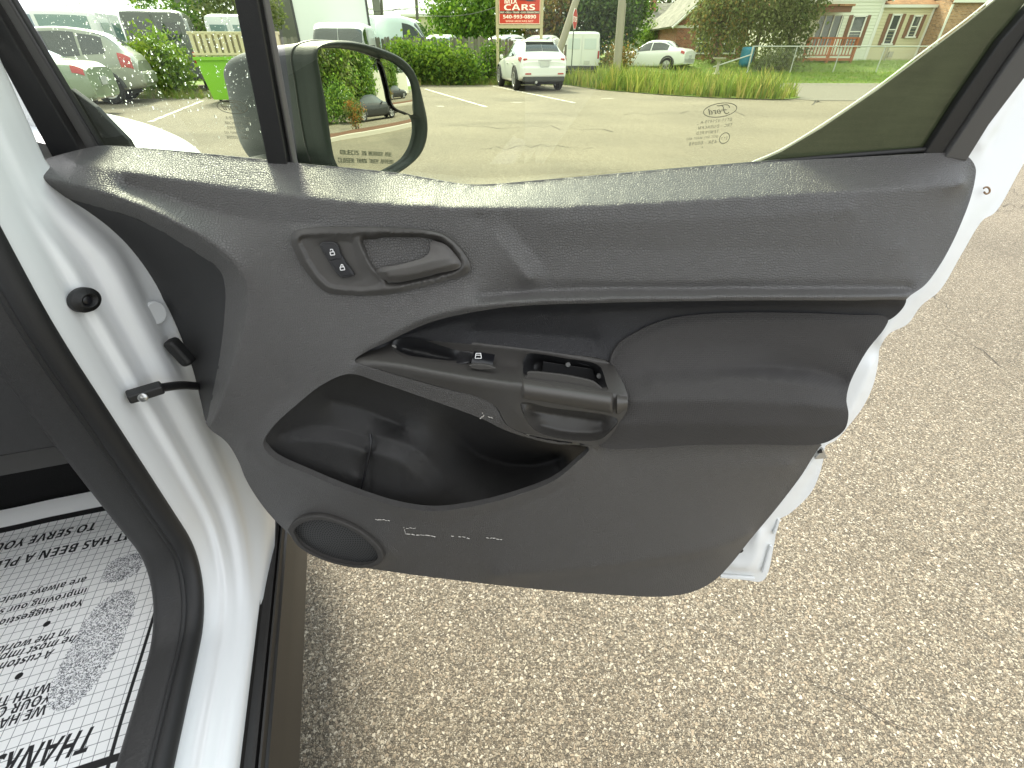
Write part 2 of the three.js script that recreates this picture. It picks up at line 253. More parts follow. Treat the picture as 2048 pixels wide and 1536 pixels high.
// terrain: flat lot, then beyond the street a low bank that carries the houses
const roadZ = (x) => -21.4 - 0.02 * x;
const terrainY = (x, z) => -0.03 + 0.78 * sstep(26.5, 34, -z) * sstep(1, 8, x) + 0.35 * sstep(30, 60, -z);
struct('ground', sheet((a, b) => { const x = mixf(-160, 160, a), z = mixf(60, -200, b); return V(x, terrainY(x, z), z); }, 160, 130, (p) => [p.x, p.z]), M.grass, 'green and straw coloured grass and weeds beyond the parking lot');
{
  const nx = 120, nz = 120, g = sheet((a, b) => { const s = (t) => Math.sign(t) * Math.pow(Math.abs(t), 1.7); return V(-1 + s(a * 2 - 1) * 34, 0, mixf(14, -25.2, Math.pow(b, 1.0))); }, nx, nz, (p) => [p.x, p.z]);
  const p = g.attributes.position, col = [];
  for (let i = 0; i < p.count; i++) { const n = fbm(p.getX(i) * 0.7 + 40, p.getZ(i) * 0.7 + 40, 4, 0, 80), st = sstep(0.62, 0.75, fbm(p.getX(i) * 0.35 + 9, p.getZ(i) * 0.9 + 4, 3, 0, 81)); const v = 0.78 + 0.52 * n - 0.20 * st; col.push(v, v * (0.995), v * 0.98); }
  g.setAttribute('color', new THREE.Float32BufferAttribute(col, 3));
  struct('parking_lot', g, M.asphalt, 'worn sandy grey asphalt with exposed stones and fine cracks');
}
// ---------------------------------------------------------------- the white van: body round the door opening
const van = thing('white_van', 'white van with its front passenger door swung wide open, seen at the door opening', 'van', null, van3(-1.1, 0.4, 0).toArray());
{
  // the line of the door opening, in the van's own (ahead, up): down the front post, round the corner, back along the sill
  const path = []; const F0 = 0.600, Y0 = 0.462, R = 0.125;
  for (let k = 0; k <= 28; k++) { const y = mixf(1.34, Y0 + R, k / 28); path.push({ f: F0 + 0.22 * Math.max(0, y - 0.93) ** 1.3, y, nf: 1, ny: 0 }); }
  for (let k = 1; k <= 14; k++) { const a = k / 14 * Math.PI / 2; path.push({ f: F0 - R + R * Math.cos(a), y: Y0 + R - R * Math.sin(a), nf: Math.cos(a), ny: -Math.sin(a) }); }
  for (let k = 1; k <= 20; k++) path.push({ f: mixf(F0 - R, -0.75, k / 20), y: Y0, nf: 0, ny: -1 });
  const N = path.length - 1, cornerAt = 28, sillAt = 42;
  const ease = (k) => sstep(cornerAt - 5, sillAt, k);
  // section points: [out, away from the opening] on the post and on the sill
  const sweep = (post, sill, name, mat, label, div = 6, top = null) => {
    const fn = (u, k) => { const at = (S) => { const x = u * (S.length - 1), i = Math.min(Math.floor(x), S.length - 2), t = x - i; const c = new THREE.CatmullRomCurve3(S.map((q) => V(q[0], q[1], 0)), false, 'centripetal').getPoint(u); return [c.x, c.y]; }; const a = at(post), b = at(sill), e = ease(k), hi = top ? sstep(0.97, 1.09, path[k].y) : 0; const c = top ? at(top) : a; a[0] = mixf(a[0], c[0], hi); a[1] = mixf(a[1], c[1], hi); return [mixf(a[0], b[0], e), mixf(a[1], b[1], e)]; };
    const nu = (post.length - 1) * div, rows = []; for (let k = 0; k <= N; k++) { const row = []; for (let i = 0; i <= nu; i++) row.push(fn(i / nu, k)); rows.push(row); }
    const g = sheet((u, v) => { const i = Math.round(u * nu), k = Math.round(v * N), [r, d] = rows[k][i], q = path[k]; return van3(r, q.f + q.nf * d, q.y + q.ny * d); }, nu, N, (p) => [p.x * 0.7 + p.z, p.y + p.z * 0.5]);
    return worldPart(van, name, g, mat, label);
  };
  sweep([[-0.349, -0.004], [-0.343, 0.010], [-0.339, 0.028], [-0.337, 0.045], [-0.3285, 0.050], [-0.3265, 0.066], [-0.325, 0.084], [-0.309, 0.094], [-0.304, 0.112], [-0.302, 0.145], [-0.268, 0.20], [-0.25, 0.26]],
    [[-0.349, -0.004], [-0.342, 0.004], [-0.334, 0.007], [-0.326, 0.008], [-0.318, 0.007], [-0.310, 0.009], [-0.302, 0.012], [-0.294, 0.013], [-0.287, 0.015], [-0.281, 0.020], [-0.278, 0.032], [-0.277, 0.06]], 'door_jamb', M.paint, 'white painted door jamb and sill', 5, [[-0.349, -0.004], [-0.346, 0.006], [-0.3435, 0.02], [-0.342, 0.034], [-0.3415, 0.044], [-0.340, 0.052], [-0.337, 0.060], [-0.336, 0.070], [-0.3355, 0.084], [-0.335, 0.10], [-0.336, 0.114], [-0.345, 0.120]]);
  // weather seal bulb and its inner lip
  const alongSeal = (r, d, rr, name, mat, label) => worldPart(van, name, tube(path.filter((q, i) => i % 2 === 0 || i > 26 && i < 44).map((q) => van3(r, q.f + q.nf * d, q.y + q.ny * d)), rr, 12, 220), mat, label);
  alongSeal(-0.356, -0.008, 0.0125, 'weather_seal', M.rubber, 'black rubber weather seal round the door opening');
  alongSeal(-0.368, -0.012, 0.005, 'seal_lip', M.rubber);
  sweep([[-0.362, -0.004], [-0.371, -0.013], [-0.382, -0.015], [-0.400, -0.013], [-0.416, -0.008], [-0.424, 0.015], [-0.43, 0.10]], [[-0.362, -0.004], [-0.370, -0.008], [-0.377, -0.010], [-0.392, -0.009], [-0.410, -0.005], [-0.420, 0.006], [-0.424, 0.05]], 'sill_trim', M.hardTrim ??= std({ color: rgb(0.026, 0.0255, 0.025), roughness: 0.45, bumpMap: scaled(grainTex, 0.09), bumpScale: 0.00025 }), 'black plastic sill and post trim', 6);
  // lower rocker moulding along the sill's outer edge, in straight steps
  const straight = (prof, f0, f1, name, mat, label) => worldPart(van, name, toCreasedNormals(sheet((u, v) => { const i = Math.round(u * (prof.length - 1)); return van3(prof[i][0], mixf(f0, f1, v), prof[i][1]); }, prof.length - 1, 24, (p) => [p.x + p.z, p.y]), 0.5), mat, label);
  M.rocker = std({ color: rgb(0.019, 0.0175, 0.016), roughness: 0.5, bumpMap: scaled(fineTex, 0.12), bumpScale: 0.0002 });
  straight([[-0.278, 0.432], [-0.276, 0.424], [-0.268, 0.420], [-0.263, 0.421], [-0.2615, 0.412], [-0.2585, 0.412], [-0.2575, 0.424], [-0.2545, 0.424], [-0.253, 0.412], [-0.249, 0.410], [-0.247, 0.36], [-0.249, 0.26], [-0.28, 0.20], [-0.4, 0.18]], -0.75, 0.98, 'rocker_moulding', M.rocker, 'dusty black rocker moulding below the sill');
  // outside body below and ahead of the door: fender, bonnet
  const fen = [[-0.252, 0.36], [-0.248, 0.5], [-0.244, 0.7], [-0.246, 0.86], [-0.254, 0.955], [-0.278, 1.012], [-0.325, 1.045], [-0.385, 1.068], [-0.44, 1.082]];
  const shape = (S, f0, f1, name, mat, label, lift = () => 0) => { const c = new THREE.CatmullRomCurve3(S.map((q) => V(q[0], q[1], 0)), false, 'centripetal'); return worldPart(van, name, sheet((u, v) => { const p = c.getPoint(u), f = mixf(f0, f1, v), k = Math.max(0, (f - 1.15) / 0.7); return van3(p.x - 0.42 * k ** 1.4 * sstep(-1.3, -0.3, p.x), f, p.y + lift(f) * sstep(0.7, 1.05, p.y)); }, 48, 40), mat, label); };
  const drop = (f) => 0.018 + 0.03 * sstep(1.5, 0.85, f) - 0.10 * sstep(1.5, 2.0, f);
  shape(fen, 0.80, 1.92, 'fender', M.paint, 'white front fender', drop);
  shape([[-0.443, 1.076], [-0.4435, 1.083], [-0.452, 1.0865], [-0.52, 1.12], [-0.75, 1.20], [-1.1, 1.23], [-1.45, 1.20], [-1.75, 1.09]], 1.06, 1.92, 'bonnet', M.paint, 'white bonnet', drop);
  // base of the windscreen pillar, cowl
  worldPart(van, 'cowl', merged([sheet((u, v) => van3(mixf(-0.40, -1.8, u), mixf(1.02, 1.14, v), mixf(1.12, 1.075, v) + 0.05 * Math.sin(u * Math.PI)), 20, 3)]), M.rubber);
  // shell that shades the cabin: roof, windscreen posts, floor, dash, far side, rear quarter
  worldPart(van, 'roof', merged([sheet((u, v) => van3(mixf(-0.46, -1.74, u), mixf(0.16, -2.9, v), 1.80 + 0.05 * Math.sin(u * Math.PI)), 14, 8), sheet((u, v) => van3(mixf(-0.46, -1.74, u), mixf(0.16, -2.9, v), 1.765 + 0.05 * Math.sin(u * Math.PI)), 14, 8)]), M.paint);
  worldPart(van, 'windscreen_pillar', tube([onVan(118, 330, -0.40), onVan(60, 240, -0.405), onVan(-20, 100, -0.41), onVan(-90, -30, -0.42), van3(-0.45, 0.42, 1.66), van3(-0.47, 0.12, 1.79)], 0.026, 12, 40), M.paint);
  worldPart(van, 'side_panel', merged([sheet((u, v) => van3(mixf(-0.25, -0.40, sstep(0.5, 1, v)), mixf(-0.62, -2.9, u), mixf(0.30, 1.80, v)), 4, 12)]), M.paint);
  worldPart(van, 'far_side', sheet((u, v) => van3(mixf(-1.95, -1.78, sstep(0.5, 1, v)), mixf(2.0, -2.9, u), mixf(0.30, 1.08, v)), 4, 10), M.paint);
  worldPart(van, 'rear_door', sheet((u, v) => van3(mixf(-0.30, -1.9, u), -2.9, mixf(0.3, 1.8, v)), 4, 4), M.paint);
  M.carpet = std({ color: rgb(0.012, 0.012, 0.012), roughness: 1, bumpMap: scaled(fineTex, 0.05), bumpScale: 0.002 });
  worldPart(van, 'cabin_floor', sheet((u, v) => van3(mixf(-0.44, -1.8, u), mixf(1.02, -2.9, v), 0.405 + 0.30 * sstep(0.93, 1.02, mixf(1.02, -2.9, v))), 6, 60, (p) => [p.x, p.z]), M.carpet, 'black carpet floor');
  worldPart(van, 'dashboard', merged([sheet((u, v) => { const S = [[1.06, 1.12], [0.86, 1.12], [0.76, 1.09], [0.735, 1.0], [0.76, 0.86], [0.86, 0.80], [1.02, 0.80]], c = new THREE.CatmullRomCurve3(S.map((q) => V(q[0], q[1], 0)), false, 'centripetal').getPoint(v); return van3(mixf(-0.50, -1.78, u), c.x, c.y); }, 8, 30, (p) => [p.x, p.y + p.z])]), M.trim, 'dark dashboard');
  worldPart(van, 'dashboard_end', merged([sheet((u, v) => van3(-0.436 - 0.02 * Math.sin(u * 1.5), mixf(0.67, 1.06, u), mixf(0.70, 1.11, v)), 6, 6)]), M.hardTrim);
  worldPart(van, 'lower_dash', sheet((u, v) => van3(mixf(-0.43, -1.75, u), mixf(0.66, 0.72, v), mixf(0.748, 1.04, v)), 8, 8, (p) => [p.x, p.y]), M.hardTrim, 'black lower dash panel');
  worldPart(van, 'kick_panel', sheet((u, v) => van3(mixf(-0.43, -1.75, u), 0.664 + 0.09 * v, 0.744 - 0.10 * v * v), 6, 8), std({ color: rgb(0.07, 0.068, 0.066), roughness: 0.85 }), 'grey carpeted panel under the dash');
  worldPart(van, 'firewall', sheet((u, v) => van3(mixf(-0.44, -1.8, u), 1.03, mixf(0.4, 1.1, v)), 2, 2), M.carpet);
  // details on the jamb
  const onPost = (x, y, r) => onVan(x, y, r);
  const disc = (c, n, prof, name, mat, label, el = 1) => { const g = new THREE.LatheGeometry(prof.map((q) => new THREE.Vector2(q[0], q[1])), 40); g.scale(1, 1, el); const z = n.clone().normalize(), x = V(0, 1, 0).cross(z).normalize(), yy = z.clone().cross(x); g.applyMatrix4(new THREE.Matrix4().makeBasis(x, z, yy.negate()).setPosition(c)); return worldPart(van, name, g, mat, label); };
  const nPost = OUT.clone().multiplyScalar(0.85).addScaledVector(AHEAD, -0.5).normalize();
  const gc = onVan(170, 600, -0.3265);
  disc(gc, nPost, [[0, 0.001], [0.009, 0.001], [0.010, 0.007], [0.0135, 0.008], [0.015, 0.004], [0.021, 0.004], [0.0225, 0.001], [0.0225, -0.004]].map((q) => [q[0] * 0.78, q[1]]), 'grommet', M.rubber, 'black rubber grommet in the jamb', 0.82);
  disc(gc.clone().addScaledVector(nPost, 0.0025), nPost, [[0, 0.003], [0.004, 0.003], [0.006, 0.001]], 'grommet_plug', M.switchBlack);
  // door check strap with its bracket and bolt
  const a = onVan(272, 790, -0.324), b = onVan(318, 776, -0.300), c = doorPt(405, 772, -0.02);
  worldPart(van, 'check_strap', merged([tube([b, b.clone().lerp(c, 0.5).add(V(0, 0.003, 0)), c, doorPt(440, 768, -0.03)], 0.0062, 8, 16)]), M.rubber, 'black door check strap');
  const br = new RoundedBoxGeometry(0.040, 0.013, 0.020, 2, 0.003); br.applyQuaternion(new THREE.Quaternion().setFromUnitVectors(V(1, 0, 0), b.clone().sub(a).normalize())); br.translate(...a.clone().lerp(b, 0.4).toArray());
  worldPart(van, 'strap_bracket', br, M.rubber);
  disc(a.clone().lerp(b, 0.35).add(V(0.004, -0.001, 0.0095)), V(0.3, 0.25, 1), [[0, 0.003], [0.0052, 0.003], [0.0062, 0]], 'bolt', M.steel);
  // round access plug and hinge block behind the door's edge
  disc(onVan(312, 626, -0.301), nPost.clone(), [[0, 0.0002], [0.013, 0.0002], [0.015, 0.0014], [0.0165, 0.0002], [0.017, -0.003]], 'access_plug', M.paint, 'round white plug in the jamb');
  const hb = new RoundedBoxGeometry(0.018, 0.044, 0.02, 2, 0.006); hb.rotateZ(0.35); const hp = onVan(360, 704, -0.285); hb.translate(hp.x, hp.y, hp.z); worldPart(van, 'hinge_cover', hb, M.rubber, 'black hinge boot');
}
// printed paper floor mat lying in the footwell
{
  const cv = document.createElement('canvas'); cv.width = 1536; cv.height = 1536; const c = cv.getContext('2d'), r0 = -0.428, r1 = -1.038, f0 = 0.335, f1 = 0.910;
  const X = (r) => (r - r0) / (r1 - r0) * 1536, Y = (f) => (f - f0) / (f1 - f0) * 1536, mm = 1536 / 610, mv = 1536 / 575;
  c.fillStyle = '#eeeeec'; c.fillRect(0, 0, 1536, 1536);
  c.strokeStyle = '#6a6c6e'; c.lineWidth = 2.0;
  for (let r = -0.456; r > -1.036; r -= 0.0146) { c.beginPath(); c.moveTo(X(r), Y(0.377)); c.lineTo(X(r), Y(0.865)); c.stroke(); }
  for (let f = 0.385; f < 0.865; f += 0.0146) { c.beginPath(); c.moveTo(0, Y(f)); c.lineTo(1536, Y(f)); c.stroke(); }
  c.fillStyle = '#101010'; c.fillRect(0, Y(0.864), 1536, Y(0.875) - Y(0.864)); c.fillRect(0, Y(0.368), 1536, Y(0.378) - Y(0.368)); c.fillRect(X(-0.446), Y(0.35), 12, Y(0.875) - Y(0.35));
  const line = (s, r, f, h, font, wide = 1, col = '#141416') => { c.save(); c.translate(X(r), Y(f)); c.scale(mm / mv * wide, 1); c.font = `${font} ${Math.round(h * 1000 * mv * 1.36)}px sans-serif`; c.fillStyle = col; c.textBaseline = 'middle'; c.fillText(s, 0, 0); c.restore(); };
  line('TO SERVE YOU', -0.612, 0.826, 0.021, 'bold', 0.88); line('IT HAS BEEN A PLEASURE', -0.541, 0.779, 0.021, 'bold', 0.88);
  line('are always welcome.', -0.583, 0.693, 0.0135, 'bold', 0.92); line('improving our service', -0.574, 0.668, 0.0135, 'bold', 0.92); line('Your suggestions for', -0.572, 0.645, 0.0135, 'bold', 0.92);
  line('in the world to us.', -0.572, 0.592, 0.0135, 'bold italic', 0.92); line('the most important person', -0.55, 0.577, 0.0135, 'bold italic', 0.92); line('A customer is', -0.583, 0.561, 0.0135, 'bold italic', 0.92);
  line('WITH THIS PAPER', -0.563, 0.503, 0.0145, 'bold', 0.92); line('YOUR CARPET', -0.557, 0.487, 0.0145, 'bold', 0.92); line('WE HAVE TREATED', -0.556, 0.470, 0.0145, 'bold', 0.92);
  line('THANKS FOR', -0.476, 0.409, 0.032, 'bold italic', 0.72);
  for (const [r, f] of [[-0.615, 0.62], [-0.618, 0.537]]) { c.beginPath(); c.ellipse(X(r), Y(f), 5 * mm, 5 * mv, 0, 0, 7); c.fill(); }
  const q = rng(77);   // stippled shoe print
  for (let k = 0; k < 17000; k++) { const t = q(), toe = t < 0.72, cx = toe ? mixf(-0.527, -0.520, t) : -0.527, f = toe ? mixf(0.462, 0.648, q()) : mixf(0.672, 0.728, q()), lo = toe ? 0.462 : 0.672, hi = toe ? 0.648 : 0.728, m = (f - (lo + hi) / 2) / ((hi - lo) / 2), half = (toe ? 0.031 + 0.006 * Math.sin((f - 0.46) * 14) : 0.030) * Math.sqrt(Math.max(0, 1 - m * m * m * m)); const r = cx - (q() * 2 - 1) * half - (toe ? (0.56 - f) * 0.10 : 0); c.fillStyle = q() < 0.42 ? '#56585b' : '#eeeeee'; c.save(); c.translate(X(r), Y(f)); c.rotate(q() * 7); c.fillRect(-3, -1.1, 4.5 + q() * 3, 2.4); c.restore(); }
  const t = new THREE.CanvasTexture(cv); t.colorSpace = THREE.SRGBColorSpace; t.anisotropy = 8;
  const g = sheet((u, v) => { const r = mixf(r0, r1, u), f = mixf(f1, f0, v); return van3(r, f, 0.422 + 0.006 * fbm(r * 9 + 20, f * 7 + 20, 2, 0, 90) + 0.02 * sstep(0.86, 0.91, f)); }, 40, 40, (p, u, v) => [u, v]);
  single('paper_floor_mat', g, std({ map: t, roughness: 0.75 }), 'white printed paper floor mat with grid lines and a shoe print in the footwell', 'floor mat');
}
// ---------------------------------------------------------------- the open passenger door
const hinge = doorPt(380, 760, -0.03); hinge.y = 0.4;
const door = kid(van, 'passenger_door'); van.updateWorldMatrix(true, true); door.position.copy(van.worldToLocal(hinge.clone())); door.userData.label = 'open front passenger door with dark grey trim panel';
const dp = (name, geo, mat, label) => worldPart(door, name, geo, mat, label);
const C2 = (p, o) => curve2(p, o);
const trimOut = C2([[41, 333], [58, 326], [110, 312], [160, 299], [205, 291], [300, 297], [400, 306], [500, 316], [590, 326], [700, 336], [800, 347], [860, 357], [910, 366], [950, 369], [1000, 367], [1080, 360], [1200, 350], [1350, 338], [1500, 326], [1700, 315], [1880, 306], [1915, 307], [1938, 315], [1951, 335], [1950, 360], [1940, 400], [1925, 440], [1905, 485], [1880, 530], [1850, 570], [1820, 592], [1800, 612], [1778, 634], [1760, 665], [1735, 700], [1712, 740], [1698, 770], [1693, 800], [1697, 830], [1690, 860], [1670, 878], [1645, 889], [1600, 955], [1550, 1020], [1500, 1080], [1460, 1130], [1430, 1160], [1390, 1182], [1330, 1193], [1200, 1188], [1050, 1176], [900, 1159], [800, 1146], [700, 1130], [640, 1112], [600, 1090], [575, 1065], [540, 1030], [510, 990], [490, 955], [478, 925], [460, 893], [444, 876], [423, 861], [411, 845], [402, 804], [393, 766], [381, 724], [368, 690], [351, 648], [330, 605], [305, 570], [271, 538], [237, 504], [203, 478], [161, 449], [127, 423], [100, 390], [85, 383], [68, 366], [52, 350]], { closed: true });
const pocketOut = C2([[700, 748], [650, 766], [590, 812], [542, 858], [526, 888], [540, 911], [620, 950], [720, 990], [800, 1014], [870, 1022], [960, 1010], [1050, 985], [1110, 960], [1150, 928], [1178, 897], [1100, 886], [1020, 864], [960, 836], [850, 796], [760, 765]], { closed: true });
const lensOut = C2([[709, 721], [735, 702], [770, 686], [860, 645], [1000, 616], [1200, 606], [1500, 601], [1700, 601], [1815, 601], [1850, 612], [1810, 655], [1770, 720], [1738, 775], [1730, 830], [1712, 868], [1662, 889], [1630, 887], [1500, 886], [1400, 887], [1200, 889], [1120, 884], [1050, 868], [1012, 848], [990, 813], [965, 797], [900, 780], [800, 752], [740, 734], [714, 726]], { closed: true });
const trimLines = [
  [[41, 333, 0.055], [110, 312, 0.02], [205, 291, 0], [400, 306, 0], [590, 326, 0], [800, 347, 0], [950, 369, 0.002], [1200, 350, 0], [1500, 326, 0], [1880, 306, 0], [1930, 311, -0.002]],
  [[150, 328, 0.046], [250, 343, 0.045], [350, 359, 0.041], [450, 374, 0.038], [560, 389, 0.040], [680, 402, 0.045], [800, 410, 0.048], [930, 414, 0.049], [1100, 414, 0.050], [1300, 406, 0.050], [1500, 394, 0.048], [1750, 380, 0.040], [1925, 368, 0.026]],
  [[250, 368, 0.045], [330, 392, 0.043], [420, 420, 0.041], [520, 440, 0.042], [640, 447, 0.045]],
  [[52, 345, 0.064], [110, 362, 0.071], [250, 402, 0.074], [350, 446, 0.074], [420, 486, 0.072], [475, 538, 0.069], [498, 588, 0.067], [486, 652, 0.069], [465, 724, 0.073], [440, 800, 0.075], [418, 853, 0.072]],
  [[96, 389, 0.046], [178, 409, 0.046], [296, 449, 0.045], [381, 499, 0.043], [446, 550, 0.040], [449, 631, 0.040], [439, 715, 0.043], [422, 800, 0.048], [412, 843, 0.055]],
  [[120, 420, 0.0], [203, 478, -0.02], [271, 538, -0.03], [330, 605, -0.032], [368, 690, -0.03], [393, 766, -0.022], [405, 820, 0.0]],
  [[585, 470, 0.052], [600, 462, 0.051], [750, 459, 0.050], [880, 467, 0.050], [925, 500, 0.053], [941, 535, 0.056], [900, 566, 0.058], [790, 592, 0.060], [680, 596, 0.060], [640, 580, 0.060], [600, 530, 0.056], [585, 470, 0.052]],
  [[958, 436, 0.046], [1005, 490, 0.056], [1060, 560, 0.063]], [[1010, 440, 0.048], [1050, 490, 0.047], [1100, 548, 0.050]],
  [[1100, 445, 0.0515], [1300, 442, 0.0515], [1500, 432, 0.050], [1700, 420, 0.045]], [[1110, 500, 0.049], [1300, 500, 0.049], [1500, 500, 0.048], [1800, 500, 0.038]], [[1110, 560, 0.051], [1300, 562, 0.051], [1500, 560, 0.050], [1850, 558, 0.036]],
  [[960, 592, 0.056], [1100, 582, 0.048], [1300, 580, 0.047], [1500, 578, 0.046], [1830, 577, 0.034]],
  [[704, 722, 0.078], [730, 701, 0.077], [765, 682, 0.078], [850, 637, 0.078], [1000, 607, 0.077], [1200, 597, 0.076], [1500, 592, 0.075], [1700, 592, 0.067], [1815, 592, 0.054]],
  [[709, 722, 0.076], [770, 687, 0.073], [860, 646, 0.071], [1000, 617, 0.069], [1200, 607, 0.067], [1500, 602, 0.066], [1700, 602, 0.060], [1808, 602, 0.048]],
  [[714, 727, 0.086], [740, 735, 0.090], [900, 782, 0.098], [990, 815, 0.101], [1012, 850, 0.101], [1050, 869, 0.099], [1200, 890, 0.094]],
  [[700, 747, 0.082], [760, 764, 0.086], [850, 795, 0.090], [960, 835, 0.093], [1020, 863, 0.094], [1100, 885, 0.092], [1178, 896, 0.088]],
  [[700, 748, 0.082], [650, 766, 0.078], [590, 812, 0.078], [542, 858, 0.080], [526, 888, 0.083], [540, 911, 0.087], [620, 950, 0.091], [720, 990, 0.093], [870, 1022, 0.093], [1000, 1001, 0.091], [1110, 960, 0.088], [1178, 897, 0.088]],
  [[560, 740, 0.071], [580, 780, 0.073], [520, 840, 0.075], [490, 900, 0.075]], [[600, 690, 0.070], [650, 720, 0.075]],
  [[508, 905, 0.078], [530, 935, 0.080], [620, 975, 0.083], [720, 1012, 0.085], [870, 1044, 0.085], [1000, 1022, 0.084], [1130, 975, 0.082]],
  [[590, 1045, 0.074], [640, 1018, 0.077], [720, 1045, 0.078], [775, 1105, 0.077], [735, 1132, 0.071], [640, 1108, 0.068], [590, 1070, 0.068]],
  [[1195, 896, 0.080], [1300, 894, 0.074], [1450, 892, 0.066], [1640, 890, 0.046]], [[1250, 940, 0.076], [1400, 935, 0.070], [1580, 930, 0.054]],
  [[990, 1150, 0.074], [1100, 1143, 0.075], [1250, 1126, 0.075], [1420, 1098, 0.066], [1500, 1068, 0.054]], [[990, 1162, 0.068], [1100, 1158, 0.068], [1250, 1142, 0.068], [1420, 1112, 0.060]],
  [[412, 852, 0.066], [450, 885, 0.062], [490, 958, 0.056], [540, 1030, 0.054], [600, 1090, 0.054], [700, 1130, 0.058], [900, 1159, 0.060], [1050, 1176, 0.060], [1200, 1188, 0.060], [1330, 1193, 0.058], [1430, 1160, 0.050], [1500, 1080, 0.044], [1600, 955, 0.042], [1645, 889, 0.044]],
  [[1951, 335, -0.004], [1925, 440, 0.014], [1880, 530, 0.024], [1818, 592, 0.046]],
].map((l) => C2(l));
const wallOut = C2([[96, 389], [178, 409], [296, 449], [381, 499], [440, 542], [450, 575], [449, 631], [439, 715], [422, 800], [412, 843], [405, 848], [396, 804], [387, 766], [375, 724], [362, 690], [345, 650], [324, 608], [299, 574], [265, 542], [231, 508], [197, 482], [155, 453], [121, 427], [92, 392]], { closed: true });
dp('trim_panel', moulding({ out: trimOut, holes: [pocketOut, lensOut, wallOut], step: 4, lines: trimLines, rounds: 3 }), M.trim, 'dark grey grained trim panel');
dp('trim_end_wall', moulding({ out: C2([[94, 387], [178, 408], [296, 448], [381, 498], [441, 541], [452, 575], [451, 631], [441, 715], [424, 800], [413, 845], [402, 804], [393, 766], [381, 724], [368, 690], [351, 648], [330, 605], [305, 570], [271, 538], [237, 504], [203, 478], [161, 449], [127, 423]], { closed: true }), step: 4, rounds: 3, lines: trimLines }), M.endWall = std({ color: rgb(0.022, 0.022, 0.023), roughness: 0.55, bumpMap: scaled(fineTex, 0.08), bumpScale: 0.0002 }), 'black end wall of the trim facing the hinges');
// recess above the armrest
dp('upper_insert', moulding({ out: C2([[706, 720], [730, 700], [765, 680], [860, 639], [1000, 610], [1200, 600], [1500, 595], [1700, 596], [1812, 598], [1778, 640], [1600, 634], [1400, 638], [1336, 650], [1280, 676], [1246, 698], [1230, 734], [1100, 714], [950, 695], [860, 684], [795, 682], [760, 698], [718, 722]], { closed: true }), rounds: 4, rim: 0.006,
  lines: [[[706, 720, 0.066], [765, 680, 0.052], [860, 639, 0.046], [1000, 610, 0.044], [1200, 600, 0.042], [1500, 595, 0.041], [1812, 598, 0.034]], [[800, 668, 0.035], [900, 645, 0.033], [1000, 630, 0.031], [1200, 622, 0.030], [1500, 612, 0.031], [1790, 612, 0.028]], [[950, 662, 0.027], [1100, 672, 0.026], [1190, 680, 0.026]], [[718, 722, 0.070], [760, 698, 0.056], [795, 682, 0.040], [860, 684, 0.037], [950, 695, 0.037], [1100, 714, 0.039], [1230, 734, 0.043]], [[1230, 734, 0.043], [1246, 698, 0.034], [1280, 676, 0.030], [1336, 650, 0.028], [1400, 638, 0.028], [1600, 634, 0.028], [1778, 640, 0.026]]].map((l) => C2(l)) }),
  M.insert = std({ color: rgb(0.018, 0.018, 0.0205), roughness: 0.42, bumpMap: scaled(grainTex, 0.12), bumpScale: 0.0005 }), 'smooth black recess above the armrest');
dp('panel_backing', plate([[722, 722], [770, 691], [860, 652], [1000, 624], [1200, 614], [1700, 608], [1790, 608], [1762, 648], [1722, 706], [1686, 772], [1678, 800], [1682, 835], [1640, 878], [1210, 882], [1060, 864], [1000, 820], [900, 776], [760, 738]], { w: 0.010, thick: 0.003, bevel: 0.0005, raw: true }), M.hardDark);
// cloth elbow pad
dp('fabric_pad', moulding({ out: C2([[1221, 724], [1236, 690], [1270, 666], [1330, 640], [1400, 629], [1500, 625], [1600, 626], [1700, 630], [1776, 636], [1770, 655], [1735, 700], [1712, 740], [1698, 772], [1693, 800], [1697, 830], [1690, 858], [1668, 877], [1640, 888], [1500, 889], [1400, 890], [1198, 891], [1215, 862], [1240, 832], [1254, 802], [1250, 780], [1238, 755]], { closed: true }), rounds: 4, rim: 0.008,
  lines: [[[1222, 724, 0.046], [1236, 690, 0.038], [1270, 666, 0.034], [1330, 640, 0.032], [1400, 629, 0.032], [1600, 626, 0.032], [1776, 636, 0.030]], [[1246, 700, 0.045], [1280, 680, 0.042], [1340, 655, 0.040], [1400, 645, 0.040], [1600, 641, 0.039], [1760, 652, 0.034]], [[1300, 700, 0.047], [1400, 695, 0.046], [1500, 690, 0.042], [1600, 690, 0.040], [1715, 700, 0.034]],
    [[1238, 750, 0.066], [1300, 742, 0.066], [1400, 738, 0.064], [1480, 735, 0.056], [1550, 738, 0.042], [1620, 742, 0.034], [1690, 762, 0.036]], [[1300, 768, 0.090], [1400, 766, 0.090], [1470, 752, 0.082], [1550, 757, 0.086], [1620, 768, 0.078], [1680, 785, 0.058]], [[1256, 800, 0.100], [1350, 800, 0.1035], [1450, 800, 0.1035], [1550, 806, 0.100], [1640, 812, 0.090], [1690, 818, 0.074]], [[1230, 850, 0.101], [1400, 850, 0.102], [1560, 852, 0.096], [1680, 852, 0.070]], [[1205, 890, 0.090], [1400, 889, 0.088], [1500, 888, 0.082], [1640, 887, 0.060], [1690, 856, 0.060]]].map((l) => C2(l)) }), M.fabric, 'black woven cloth elbow pad');
